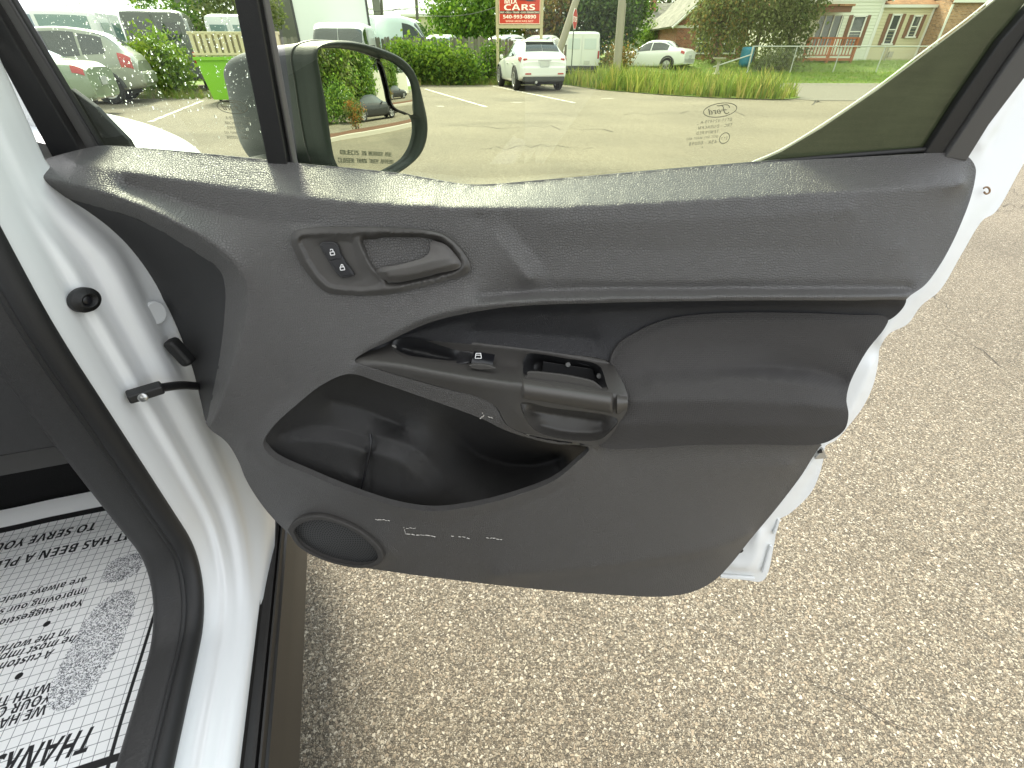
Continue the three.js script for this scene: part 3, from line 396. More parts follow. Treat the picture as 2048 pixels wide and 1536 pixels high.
// hard armrest with switch tray and pull handle
const cupA = C2([[785, 688], [792, 680], [812, 677], [845, 680], [880, 691], [915, 701], [946, 706], [944, 722], [905, 727], [860, 723], [810, 715], [788, 702]], { closed: true });
const cupB = C2([[1046, 746], [1048, 722], [1056, 709], [1075, 708], [1130, 717], [1188, 727], [1203, 738], [1212, 766], [1216, 780], [1130, 767], [1048, 754]], { closed: true });
const cupC = C2([[1042, 806], [1100, 815], [1228, 834], [1236, 842], [1218, 866], [1196, 880], [1120, 877], [1072, 862], [1050, 836]], { closed: true });
const restLines = [[[712, 716, 0.070], [745, 696, 0.053], [790, 678, 0.037], [860, 679, 0.034], [1000, 694, 0.034], [1120, 710, 0.036], [1220, 728, 0.042]], [[850, 700, 0.052], [960, 722, 0.060], [1030, 735, 0.066]], [[718, 718, 0.082], [790, 728, 0.096], [900, 748, 0.106], [1040, 768, 0.112], [1140, 780, 0.112], [1244, 794, 0.107]], [[720, 724, 0.086], [790, 738, 0.097], [900, 760, 0.106], [1040, 782, 0.112], [1140, 796, 0.111], [1250, 808, 0.107]], [[740, 735, 0.089], [800, 753, 0.093], [900, 780, 0.098], [990, 815, 0.102], [1012, 848, 0.102], [1050, 868, 0.100], [1200, 888, 0.096]], [[1000, 800, 0.107], [1040, 830, 0.107], [1060, 858, 0.103]], [[1240, 842, 0.104], [1222, 868, 0.100]]].map((l) => C2(l));
dp('armrest', moulding({ out: C2([[710, 718], [716, 712], [745, 694], [790, 675], [860, 676], [1000, 691], [1120, 707], [1220, 726], [1240, 755], [1252, 780], [1256, 800], [1252, 825], [1240, 843], [1225, 867], [1200, 889], [1150, 885], [1100, 878], [1050, 867], [1014, 849], [993, 815], [968, 799], [900, 779], [800, 751], [740, 733], [716, 726]], { closed: true }), holes: [cupA, cupB, cupC], step: 3, lines: restLines, rounds: 4, rim: 0.01 }), M.hard, 'hard grey plastic armrest');
const bowl = (out, lines, name, mat, label) => dp(name, moulding({ out, step: 2.5, rounds: 3, rim: 0, lines: lines.map((l) => C2(l)) }), mat, label);
const grow = (o, k) => { const cx = o.reduce((a, p) => a + p[0], 0) / o.length, cy = o.reduce((a, p) => a + p[1], 0) / o.length; return o.map((p) => [p[0] + (p[0] - cx) * k, p[1] + (p[1] - cy) * k]); };
bowl(grow(cupA, 0.02), [[[784, 688, 0.052], [792, 679, 0.046], [812, 676, 0.044], [845, 679, 0.044], [880, 690, 0.047], [915, 700, 0.050], [946, 705, 0.054]], [[946, 706, 0.054], [945, 723, 0.066]], [[798, 694, 0.040], [812, 697, 0.034], [845, 702, 0.034], [880, 711, 0.038], [905, 718, 0.044]], [[800, 702, 0.040], [830, 711, 0.038], [870, 718, 0.040], [900, 722, 0.046]], [[787, 703, 0.066], [810, 716, 0.074], [860, 724, 0.079], [905, 728, 0.079], [944, 723, 0.072]]], 'switch_tray', M.hardDark, 'black scooped tray ahead of the window switch');
bowl(grow(cupB, 0.02), [[[1045, 746, 0.080], [1047, 722, 0.060], [1056, 708, 0.050], [1075, 707, 0.049], [1130, 716, 0.051], [1188, 726, 0.053], [1204, 738, 0.058], [1213, 766, 0.080], [1217, 781, 0.098]], [[1064, 742, 0.030], [1068, 724, 0.024], [1130, 734, 0.020], [1184, 744, 0.026], [1196, 766, 0.040]], [[1070, 752, 0.020], [1130, 760, 0.016], [1190, 772, 0.03]], [[1048, 756, 0.094], [1130, 769, 0.100], [1216, 782, 0.102]]], 'grab_well', M.hardDark, 'deep well behind the pull handle');
bowl(grow(cupC, 0.02), [[[1041, 805, 0.092], [1100, 814, 0.094], [1228, 833, 0.094]], [[1237, 842, 0.103], [1219, 867, 0.098], [1197, 882, 0.096], [1120, 879, 0.099], [1071, 864, 0.102], [1049, 838, 0.105], [1041, 806, 0.092]], [[1064, 822, 0.078], [1110, 826, 0.070], [1170, 836, 0.070], [1206, 842, 0.078]], [[1078, 850, 0.080], [1120, 862, 0.076], [1180, 866, 0.076], [1206, 860, 0.082]]], 'grip_recess', M.hard, 'smooth recess under the pull handle');
{ // pull handle: a bowed bar bridging the well
  const bar = (u, v) => { const x = mixf(1038, 1232, u), yt = mixf(755, 783, u), yb = mixf(806, 833, u), e = Math.min(u, 1 - u), k = sstep(0, 0.05, e), b = Math.sin(v * Math.PI); return doorPt(x, mixf(yt, yb, v), mixf(0.096, 0.1175, b ** 0.7 * (0.35 + 0.65 * k))); };
  dp('pull_handle', sheet(bar, 60, 20, (p) => [p.x, p.y - p.z]), M.hard2 = std({ color: rgb(0.066, 0.062, 0.057), roughness: 0.36, bumpMap: scaled(fineTex, 0.09), bumpScale: 0.0001 }), 'satin grey pull handle');
  const end = (u, v) => { const x = mixf(1234, 1255, u), yt = mixf(784, 788, u), yb = mixf(834, 826, u), b = Math.sin(v * Math.PI); return doorPt(x, mixf(yt, yb, v), mixf(0.096, 0.1165, b ** 0.7) - 0.006 * u); };
  dp('handle_end_cap', sheet(end, 10, 16, (p) => [p.x, p.y - p.z]), M.hard2);
  // lip of the well and the bare bracket inside it
  dp('bracket', plate([[1086, 722], [1185, 737], [1196, 772], [1150, 766], [1112, 757], [1104, 745], [1084, 742]], { w: 0.032, thick: 0.002, bevel: 0.0004, sharp: true }), M.hardDark);
  dp('well_liner', plate([[1054, 748], [1062, 741], [1130, 748], [1178, 758], [1194, 766], [1200, 778], [1130, 768], [1056, 757]], { w: 0.092, thick: 0.003, bevel: 0.0008 }), M.hard);
  for (const [x, y, w] of [[1198, 752, 0.052], [788, 694, 0.052], [1136, 729, 0.037]]) { const g = new THREE.CylinderGeometry(0.0032, 0.0036, 0.003, 14); g.rotateX(Math.PI / 2 - 0.4); const p = doorPt(x, y, w); g.translate(p.x, p.y, p.z); dp('screw', g, M.screw); }
  // window switch: rocker with a raised toe
  const key = (u, v) => { const x = mixf(948, 990, u) - 6 * v, y = mixf(702, 728, v) + mixf(0, 7, u); return doorPt(x, y, mixf(0.058, 0.079, v) + 0.005 * Math.sin(v * Math.PI) * (1 - 0.5 * u) + 0.004 * (1 - u)); };
  dp('window_switch', sheet(key, 12, 12), M.switchBlack, 'black window switch');
  dp('switch_base', plate([[938, 728], [955, 725], [980, 728], [992, 735], [965, 737], [945, 734]], { w: 0.086, thick: 0.004, bevel: 0.001 }), M.hard);
  const ic = doorPt(957, 713, 0.0765); const ig = []; for (const [a, b, c, d] of [[-0.004, -0.003, 0.004, -0.003], [-0.004, -0.003, -0.003, 0.0035], [-0.003, 0.0035, 0.003, 0.0035], [0.003, 0.0035, 0.004, -0.003], [-0.003, 0.001, 0.003, 0.001]]) ig.push(rod(V(a, b, 0), V(c, d, 0), 0.0005, 0.0005, 5)); const im = merged(ig); im.rotateX(-0.75); im.translate(ic.x, ic.y + 0.002, ic.z + 0.002); dp('window_icon', im, M.white);
}
// map pocket
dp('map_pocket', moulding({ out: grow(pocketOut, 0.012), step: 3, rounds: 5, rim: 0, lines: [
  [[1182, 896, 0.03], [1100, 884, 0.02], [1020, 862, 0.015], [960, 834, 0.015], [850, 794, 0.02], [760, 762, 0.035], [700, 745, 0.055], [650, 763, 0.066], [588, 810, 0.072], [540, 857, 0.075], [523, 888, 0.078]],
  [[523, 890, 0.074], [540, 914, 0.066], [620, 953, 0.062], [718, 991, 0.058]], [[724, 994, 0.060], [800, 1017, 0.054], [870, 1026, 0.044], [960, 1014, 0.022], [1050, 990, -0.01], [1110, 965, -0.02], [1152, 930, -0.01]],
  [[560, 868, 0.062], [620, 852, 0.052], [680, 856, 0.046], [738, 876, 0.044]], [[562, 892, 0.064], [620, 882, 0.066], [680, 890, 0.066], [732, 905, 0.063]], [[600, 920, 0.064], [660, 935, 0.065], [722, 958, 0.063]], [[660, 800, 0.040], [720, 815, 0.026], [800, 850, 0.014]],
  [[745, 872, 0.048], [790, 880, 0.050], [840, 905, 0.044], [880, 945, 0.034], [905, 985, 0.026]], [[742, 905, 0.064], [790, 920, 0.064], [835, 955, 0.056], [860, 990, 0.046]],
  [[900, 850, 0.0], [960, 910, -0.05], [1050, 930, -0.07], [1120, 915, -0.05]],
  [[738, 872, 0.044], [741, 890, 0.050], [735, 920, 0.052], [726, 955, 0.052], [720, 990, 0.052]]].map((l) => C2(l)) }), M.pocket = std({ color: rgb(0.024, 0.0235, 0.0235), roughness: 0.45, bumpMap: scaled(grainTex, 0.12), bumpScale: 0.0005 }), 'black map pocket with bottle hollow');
dp('pocket_crease_shade', tube([[741, 868, 0.050], [742, 886, 0.0575], [737, 915, 0.0615], [729, 950, 0.0625], [720, 988, 0.060]].map((p) => doorPt(p[0], p[1], p[2])), 0.0019, 6, 30), M.switchBlack);  // black tube stands in for the shade of the crease between the hollows
// inside release handle and its surround
const bezelOut = C2([[581.5, 474], [589, 462], [618, 456.5], [716, 455], [794, 457], [863, 463], [892, 473], [921, 498], [940, 528], [940, 540], [931, 549], [892, 561], [794, 586], [745, 591], [687, 590], [657, 586], [638, 574], [609, 539], [589, 504]], { closed: true });
const inner = [[597, 481], [604, 474], [640, 471], [755, 468.5], [853, 472], [882, 477], [908, 500], [926, 530], [920, 538], [800, 571], [770, 575], [742, 578], [690, 577], [660, 571], [641, 556], [617, 521]];
dp('handle_surround', moulding({ out: bezelOut, step: 2.5, rounds: 2, rim: 0.012, lines: [bezelOut.map((p) => [p[0], p[1], 0.061]).concat([[bezelOut[0][0], bezelOut[0][1], 0.061]]),
  C2([...inner, inner[0]].map((p) => [p[0] + (760 - p[0]) * -0.02, p[1] + (522 - p[1]) * -0.05, 0.0655])), C2([...inner.slice(0, 4), [712, 470], [714, 480], [722, 500], [745, 540], [765, 567], [742, 577], ...inner.slice(12), inner[0]].map((p) => [p[0] + (665 - p[0]) * 0.05, p[1] + (520 - p[1]) * 0.06, 0.0605])),
  C2([[640, 490, 0.0585], [700, 485, 0.0585], [710, 520, 0.0585], [725, 560, 0.0585], [670, 555, 0.0585], [640, 490, 0.0585]]),
  C2([[716, 478, 0.062], [740, 530, 0.0625], [770, 566, 0.064]]), C2([[730, 482, 0.045], [755, 525, 0.042], [780, 545, 0.04]]), C2([[730, 480, 0.050], [800, 477, 0.046], [860, 480, 0.046], [895, 495, 0.05], [915, 525, 0.054]]), C2([[780, 500, 0.036], [840, 500, 0.036], [870, 510, 0.036]]), C2([[775, 564, 0.056], [840, 552, 0.054], [915, 536, 0.056]])] }), M.hard, 'grey plastic surround of the release handle');
dp('handle_backing', plate([[772, 488], [781, 484], [859, 484], [857, 502], [846, 512], [804, 527], [790, 514], [777, 496]], { w: 0.042, thick: 0.002, bevel: 0.0005 }), M.insert);
dp('release_handle', moulding({ out: C2([[752, 542], [758, 536], [794, 530], [849, 514], [859, 503], [863, 482], [877, 484], [892, 490], [908, 506], [923, 530], [919, 536], [866, 549], [814, 562], [790, 565], [771, 561], [758, 552]], { closed: true }), step: 2, rounds: 4, rim: 0.007, lines: [[[752, 542, 0.064], [794, 529, 0.066], [849, 513, 0.063], [859, 502, 0.060], [863, 482, 0.056], [892, 490, 0.058], [923, 530, 0.062], [866, 549, 0.064], [790, 565, 0.064], [758, 552, 0.063], [752, 542, 0.064]], [[766, 543, 0.070], [810, 537, 0.071], [860, 524, 0.070], [900, 516, 0.067]], [[775, 553, 0.0705], [815, 551, 0.0715], [870, 538, 0.070], [912, 527, 0.067]], [[872, 495, 0.061], [892, 504, 0.063]]].map((l) => C2(l)) }), M.hard2, 'grey release lever');
const lockOut = [[641, 490], [648, 483], [668, 483], [678, 490], [687, 513], [709, 545], [706, 551], [693, 554], [680, 551], [658, 520]];
dp('lock_switch', plate(lockOut, { w: 0.0590, thick: 0.003, bevel: 0.0012 }), M.hardDark, 'lock and unlock switch');
for (const [pts, open] of [[[[645, 491], [651, 487], [667, 487], [674, 492], [685, 515], [672, 518], [661, 519]], 1], [[[662, 522], [686, 518], [705, 545], [702, 549], [692, 551], [683, 548]], 0]]) {
  dp('lock_key', plate(pts, { w: 0.0610, thick: 0.0022, bevel: 0.0008 }), M.switchBlack);
  const c = open ? [664, 505] : [684, 535], bar = (x0, y0, x1, y1) => rod(doorPt(c[0] + x0, c[1] + y0, 0.0652), doorPt(c[0] + x1, c[1] + y1, 0.0652), 0.00062, 0.00062, 5);
  dp('lock_icon', merged([bar(-4, -0.5, 4, -1.5), bar(4, -1.5, 5.5, 4.5), bar(5.5, 4.5, -2.5, 5.5), bar(-2.5, 5.5, -4, -0.5), ...(open ? [bar(2.4, -1.2, 1.4, -6), bar(1.4, -6, -2.4, -6.6), bar(-2.4, -6.6, -3.6, -4.6)] : [bar(2.8, -1, 1.6, -5.6), bar(1.6, -5.6, -1.4, -6), bar(-1.4, -6, -2.8, -1)])]), M.white);
}
// speaker
{
  const so = [[580, 1052], [592, 1036], [618, 1025], [650, 1024], [690, 1036], [730, 1057], [760, 1083], [771, 1104], [764, 1119], [735, 1128], [690, 1124], [640, 1108], [600, 1084]];
  const si = so.map(([x, y]) => [x + (676 - x) * 0.085, y + (1077 - y) * 0.085]);
  dp('speaker_ring', plate(so, { w: 0.0755, thick: 0.007, bevel: 0.003, holes: [si], segs: 3 }), M.trimLow, 'round speaker surround');
  const n = 1024, gt = dataTex(n, (i, j, c) => { const x = (i / n - 0.5) * 2, y = (j / n - 0.5) * 2, r = Math.hypot(x, y), ring = r * 19, k = Math.round(ring), ph = Math.atan2(y, x) / (2 * Math.PI) * Math.max(6, Math.round(k * 6.2)), d = Math.hypot(ring - k, (ph - Math.round(ph)) * 1.02); const v = sstep(0.24, 0.36, d); c[0] = c[1] = c[2] = mixf(0.015, 0.24, v); }, { srgb: true });
  const P = si.map((p) => doorPt(p[0], p[1], 0.0775)), c0 = P.reduce((a, p) => a.add(p), V(0, 0, 0)).multiplyScalar(1 / P.length), ex = V(1, 0, 0).addScaledVector(DN, -DN.x).normalize(), ey = DN.clone().cross(ex), rim = new THREE.CatmullRomCurve3(P, true);
  let R = 0; for (const p of P) R = Math.max(R, p.distanceTo(c0));
  dp('speaker_grille', sheet((u, v) => { const p = c0.clone().lerp(rim.getPoint(u), v); return p.addScaledVector(DN, 0.003 * (1 - v * v)); }, 72, 14, (p) => { const q = p.clone().sub(c0); return [0.5 + q.dot(ex) / (2 * R), 0.5 + q.dot(ey) / (2 * R)]; }), std({ map: gt, bumpMap: gt, bumpScale: 0.0008, roughness: 0.5 }), 'perforated black speaker grille');
}
// scuffs on the lower trim: pale scraped lines in the plastic
{
  const q = rng(5), scr = []; const scuff = (pts, w, r) => { for (let i = 0; i < pts.length - 1; i++) { const n = 3; for (let k = 0; k < n; k++) { if (q() < 0.25) continue; const a = doorPt(mixf(pts[i][0], pts[i + 1][0], k / n) + q() * 2, mixf(pts[i][1], pts[i + 1][1], k / n) + q() * 2, w), b = doorPt(mixf(pts[i][0], pts[i + 1][0], (k + 0.9) / n), mixf(pts[i][1], pts[i + 1][1], (k + 0.9) / n) + q() * 2, w); scr.push(rod(a, b, r * (0.4 + 0.8 * q()), r * (0.4 + 0.8 * q()), 5)); } } };
  scuff([[749, 1038], [764, 1039], [780, 1040]], 0.0845, 0.0009); scuff([[806, 1049], [808, 1058], [812, 1068], [840, 1069], [872, 1072]], 0.0815, 0.0008); scuff([[812, 1055], [832, 1056]], 0.083, 0.0006); scuff([[895, 1071], [915, 1072], [940, 1076], [965, 1075], [985, 1075], [1005, 1079]], 0.0805, 0.0009); scuff([[960, 836], [968, 830], [964, 824]], 0.0955, 0.001); scuff([[975, 833], [992, 836]], 0.0965, 0.0006); scuff([[665, 828], [676, 833], [684, 838]], 0.024, 0.0006); scuff([[1050, 866], [1058, 870]], 0.0985, 0.0008);
  dp('scuff_marks', merged(scr), M.scratch, 'pale scuff marks on the lower trim');
}
// painted door shell behind the trim
const shellOut = C2([[1850, 332], [1905, 300], [1930, 278], [2050, 85], [2190, -140], [2330, -150], [2160, 140], [2085, 262], [2040, 340], [1990, 425], [1966, 440], [1925, 505], [1880, 580], [1842, 612], [1815, 648], [1778, 668], [1759, 698], [1757, 720], [1747, 768], [1727, 812], [1697, 852], [1672, 880], [1651, 892], [1648, 912], [1640, 945], [1622, 985], [1578, 1028], [1558, 1040], [1548, 1090], [1526, 1161], [1480, 1157], [1436, 1150], [1300, 1120], [1000, 1100], [700, 1060], [540, 960], [470, 840], [440, 700], [410, 600], [330, 480], [230, 380], [225, 305], [400, 313], [590, 332], [800, 353], [950, 375], [1200, 358], [1500, 338], [1700, 332]], { closed: true });
dp('door_shell', moulding({ out: shellOut, step: 5, rounds: 3, rim: 0.085, lines: [
  [[1850, 318, -0.02], [1930, 278, -0.014], [2050, 85, -0.014], [2190, -140, -0.014]], [[1960, 290, -0.014], [2080, 100, -0.014], [2250, -150, -0.014]], [[1975, 300, -0.022], [2100, 100, -0.022], [2280, -150, -0.022]], [[2330, -150, -0.03], [2160, 140, -0.03], [2040, 340, -0.03], [1966, 440, -0.03], [1880, 580, -0.03], [1815, 648, -0.03], [1759, 698, -0.03], [1747, 768, -0.03], [1697, 852, -0.03], [1648, 912, -0.03], [1578, 1028, -0.03], [1558, 1040, -0.028]], [[1548, 1090, -0.032], [1526, 1161, -0.032], [1436, 1150, -0.030]],
  [[1940, 380, -0.018], [1880, 540, -0.018], [1790, 640, -0.018], [1700, 830, -0.018], [1600, 960, -0.018], [1500, 1080, -0.02]], [[1505, 1085, -0.014], [1522, 1060, -0.014], [1510, 1125, -0.016], [1500, 1138, -0.016], [1450, 1132, -0.016]], [[1540, 1060, -0.03], [1524, 1135, -0.03], [1505, 1148, -0.03], [1446, 1142, -0.03]], [[225, 305, -0.002], [590, 332, -0.002], [800, 353, -0.002], [950, 375, -0.002], [1200, 356, -0.002], [1500, 338, -0.002], [1700, 332, -0.003], [1840, 332, -0.006]], [[300, 360, -0.035], [590, 375, -0.035], [950, 410, -0.035], [1500, 380, -0.035], [1840, 370, -0.03]], [[1250, 1000, -0.10], [1170, 930, -0.11], [1000, 930, -0.11], [700, 900, -0.09], [600, 500, -0.05], [300, 430, -0.04]]].map((l) => C2(l)) }), M.paint, 'white painted inner door shell');
dp('hem_flange', merged([plate([[1553, 1035], [1558, 1036], [1549, 1066], [1544, 1064]], { w: -0.028, thick: 0.004, bevel: 0.001, sharp: true }), plate([[1538, 1088], [1543, 1089], [1529, 1144], [1522, 1142]], { w: -0.028, thick: 0.004, bevel: 0.001, sharp: true }), plate([[1440, 1147], [1508, 1152], [1507, 1158], [1439, 1152]], { w: -0.028, thick: 0.004, bevel: 0.001, sharp: true })]), M.paint);
dp('latch', merged([plate([[1626, 910], [1642, 893], [1650, 912], [1626, 914]], { w: -0.012, thick: 0.006, bevel: 0.001, sharp: true })]), M.steel, 'steel door latch at the edge');
dp('latch_slot', plate([[1634, 903], [1641, 897], [1644, 904], [1634, 906]], { w: -0.004, thick: 0.002, bevel: 0.0003, sharp: true }), M.switchBlack);
{ const p = doorPt(1479, 1101, -0.012); const g = new THREE.CylinderGeometry(0.006, 0.006, 0.003, 16); g.rotateX(Math.PI / 2); g.translate(p.x, p.y, p.z); dp('drain_plug', g, M.rubber); }
// worn chip in the paint by the belt line
{ const g = tube([[1967, 377], [1972, 374], [1978, 377], [1979, 384], [1973, 388], [1968, 384]].map((p) => doorPt(p[0], p[1], -0.0165)), 0.0011, 5, 30); dp('paint_chip', g, std({ color: rgb(0.30, 0.20, 0.12), roughness: 0.8 })); }
// glass plane leans in above the belt
function winPt(x, y, w = 0) { const d = sight(x, y); return d.multiplyScalar((DZ - 0.012 + 0.15 * 0.11 + w) / (d.z - 0.15 * d.y - DM * d.x)).add(EYE); }
const WN = V(-DM, -0.15, 1).normalize();
const wplate = (marks, w, thick, bevel = 0.001) => plate(marks, { place: winPt, w, thick, bevel, sharp: true, n: WN });
const pane = (marks) => { const g = wplate(marks, 0, 0.001, 0); const P = marks.map((m) => winPt(m[0], m[1], 0)); const c = P.reduce((a, p) => a.add(p), V(0, 0, 0)).multiplyScalar(1 / P.length); const ex = V(1, 0, 0).addScaledVector(WN, -WN.x).normalize(), ey = WN.clone().cross(ex); const s = new THREE.ShapeGeometry(new THREE.Shape(P.map((p) => new THREE.Vector2(p.clone().sub(c).dot(ex), p.clone().sub(c).dot(ey))))); s.applyMatrix4(new THREE.Matrix4().makeBasis(ex, ey, WN).setPosition(c)); return s; };
const UPX = -700;
dp('window_glass', pane([[556, -10], [470, UPX], [1900, UPX], [2560, -430], [2040, 30], [1870, 305], [1500, 330], [950, 374], [598, 332]]), M.glass, 'lightly green tinted window glass');
dp('quarter_glass', pane([[40, -8], [-300, UPX], [370, UPX], [505, -10], [560, 330], [400, 312], [200, 297]]), M.glassWet, 'rain-spotted fixed quarter glass');
const bars = (list, w, thick, name, mat, label) => dp(name, merged(list.map((m) => wplate(m, w, thick, 0.0015))), mat, label);
bars([[[400, UPX], [455, UPX], [531, -10], [590, 332], [551, 328], [486, -10]]], -0.006, 0.020, 'divider_bar', M.rubber, 'black bar between quarter glass and window');
bars([[[456, UPX], [462, UPX], [538, -10], [598, 333], [592, 332], [533, -10]]], -0.004, 0.012, 'glass_channel', M.rubberGrey);
bars([[[-420, UPX], [-345, UPX], [5, -8], [185, 302], [128, 312], [-40, -8]]], -0.008, 0.016, 'window_frame', M.rubber, 'black front frame of the window');
bars([[[-343, UPX], [-318, UPX], [26, -8], [207, 296], [187, 299], [7, -8]]], -0.006, 0.008, 'glass_run', M.rubberGrey);
bars([[[-316, UPX], [-312, UPX], [33, -8], [214, 297], [209, 297], [28, -8]]], -0.002, 0.006, 'glass_run_lip', M.rubber);
bars([[[2060, -10], [2600, -900], [2660, -900], [2090, -20], [1985, 128], [1869, 304], [1836, 300], [1901, 198], [1982, 80]]], -0.006, 0.012, 'rear_frame_seal', M.rubber, 'black seal along the rear of the window');
bars([[[2092, -20], [2662, -900], [2740, -900], [2140, -40], [2048, 118], [1957, 241], [1914, 312], [1872, 306], [1987, 130]]], -0.006, 0.016, 'rear_frame_trim', M.rubberGrey, 'grey trim along the rear of the window');
dp('belt_seal', tube([[1120, 362], [1300, 345], [1500, 328.5], [1650, 315], [1850, 299]].map((p) => winPt(p[0], p[1], 0.003)), 0.0028, 8, 40), M.rubber, 'thin black seal along the belt line');
M.film = std({ color: rgb(0.082, 0.082, 0.068), roughness: 0.8, map: scaled(smudge, 0.22) });
{ const g = wplate([[1500, 328], [1560, 302], [1640, 255], [1750, 180], [1850, 105], [1930, 45], [2010, -20], [2070, -30], [1984, 84], [1903, 202], [1838, 318], [1700, 326], [1520, 336]], -0.006, 0.003, 0.0006); const p = g.attributes.position, u = []; for (let i = 0; i < p.count; i++) u.push(p.getX(i), p.getY(i)); g.setAttribute('uv', new THREE.Float32BufferAttribute(u, 2)); dp('corner_overlay', g, M.film, 'smudged grey green overlay across the rear corner of the window'); }  // plain smudged grey green plate laid over the rear corner of the window
dp('overlay_edge', tube([[1502, 325], [1560, 300], [1640, 252], [1750, 177], [1850, 101], [1930, 41], [2000, -16]].map((p) => winPt(p[0], p[1], -0.002)), 0.0008, 6, 40), M.white);  // white line along the upper border of the plate
bars([[[150, 176], [199, 212], [264, 278], [276, 300], [206, 294]]], -0.03, 0.006, 'corner_cover', M.rubber, 'black cover in the front corner of the quarter glass');
// etched maker's marks, read from behind
function glassMark(cx, cy, wide, draw, pxw, pxh, name, label, tilt = 0) {
  const cv = document.createElement('canvas'); cv.width = pxw; cv.height = pxh; const c = cv.getContext('2d'); c.fillStyle = '#000'; c.fillRect(0, 0, pxw, pxh); c.fillStyle = '#fff'; c.strokeStyle = '#fff'; c.translate(pxw, 0); c.scale(-1, 1); draw(c);
  const t = new THREE.CanvasTexture(cv), h = wide * pxh / pxw, o = winPt(cx, cy, 0.0012), ex = V(1, 0, 0).addScaledVector(WN, -WN.x).normalize(), ey = WN.clone().cross(ex);
  if (tilt) { const a = ex.clone(), b = ey.clone(); ex.copy(a).multiplyScalar(Math.cos(tilt)).addScaledVector(b, Math.sin(tilt)); ey.copy(b).multiplyScalar(Math.cos(tilt)).addScaledVector(a, -Math.sin(tilt)); }
  const g = new THREE.PlaneGeometry(wide, h); g.applyMatrix4(new THREE.Matrix4().makeBasis(ex, ey, WN).setPosition(o));
  const m = dp(name, g, std({ color: rgb(0.16, 0.16, 0.11), alphaMap: t, transparent: true, roughness: 0.8 }), label); m.castShadow = false; return m;
}
const oval = (c, x, y, rx, ry) => { c.lineWidth = 7; c.beginPath(); c.ellipse(x, y, rx, ry, 0, 0, 7); c.stroke(); c.save(); c.translate(x, y); c.transform(1, 0, -0.18, 1, 0, 0); c.lineWidth = 8; c.lineCap = 'round'; c.beginPath(); c.moveTo(-78, 26); c.bezierCurveTo(-70, 44, -38, 36, -34, 0); c.bezierCurveTo(-30, -26, -24, -36, -10, -38); c.moveTo(-84, -14); c.bezierCurveTo(-86, -40, -52, -44, -22, -40); c.bezierCurveTo(0, -38, 14, -34, 26, -42); c.moveTo(-56, 2); c.lineTo(-14, 0); c.stroke(); c.font = 'italic bold 66px serif'; c.textBaseline = 'alphabetic'; c.fillText('ord', -14, 30); c.restore(); };
glassMark(1436, 254, 0.068, (c) => { oval(c, 290, 70, 150, 58); c.textAlign = 'right'; c.textBaseline = 'middle'; const L = (s, y, h, x = 512) => { c.font = `${h}px sans-serif`; c.fillText(s.split('').join('\u200a'), x, y); }; c.textAlign = 'left'; L('DT11-V21410-A _', 160, 36, 160); L('TRC - DURACAM', 208, 38, 150); L('TEMPERED', 254, 38, 266); L('DOT 511 M401 AS2', 298, 30, 262); L('43R - 00098', 346, 42, 266); L('4 . . . . .', 388, 24, 390); L('. . .', 412, 24, 440); c.lineWidth = 7; c.beginPath(); c.ellipse(198, 322, 46, 48, 0, 0, 7); c.stroke(); L('E17', 324, 34, 168); }, 560, 430, 'glass_mark', 'etched oval maker\'s mark and lettering seen from behind', 0.10);
glassMark(470, 246, 0.066, (c) => { oval(c, 250, 70, 150, 58); c.textAlign = 'left'; c.textBaseline = 'middle'; const L = (s, y, h, x) => { c.font = `${h}px sans-serif`; c.fillText(s, x, y); }; L('DT11-V29700-A', 170, 36, 110); L('TRC - DURACAM', 216, 38, 110); L('TEMPERED', 262, 38, 200); L('DOT 511 M401 AS2', 306, 30, 170); L('43R - 00098', 352, 42, 200); }, 560, 430, 'glass_mark', 'etched oval maker\'s mark on the quarter glass', -0.02);
// rain drops on the quarter glass
{
  const q = rng(41), g = new THREE.SphereGeometry(1, 7, 5), n = 800, im = new THREE.InstancedMesh(g, M.drop, n), m = new THREE.Matrix4(), poly = [[52, -5], [495, -5], [545, 318], [230, 288]]; let k = 0;
  const Q = new THREE.Quaternion().setFromUnitVectors(V(0, 0, 1), WN);
  while (k < n) { const x = 40 + q() * 500, y = -5 + q() * 330; if (signedDistance(poly, x, y) < 4) continue; if (q() < sstep(90, 300, y) * 0.75) continue; const s = 0.0003 + 0.0009 * q() ** 4; m.compose(winPt(x, y, -0.001), Q, V(s, s * (1 + 0.5 * q()), s * 0.35)); im.setMatrixAt(k++, m); }
  im.name = 'rain_drops'; im.userData = { kind: 'stuff', label: 'rain drops on the quarter glass' }; door.updateWorldMatrix(true, false); const inv = door.matrixWorld.clone().invert(); im.applyMatrix4(inv); door.add(im);
}
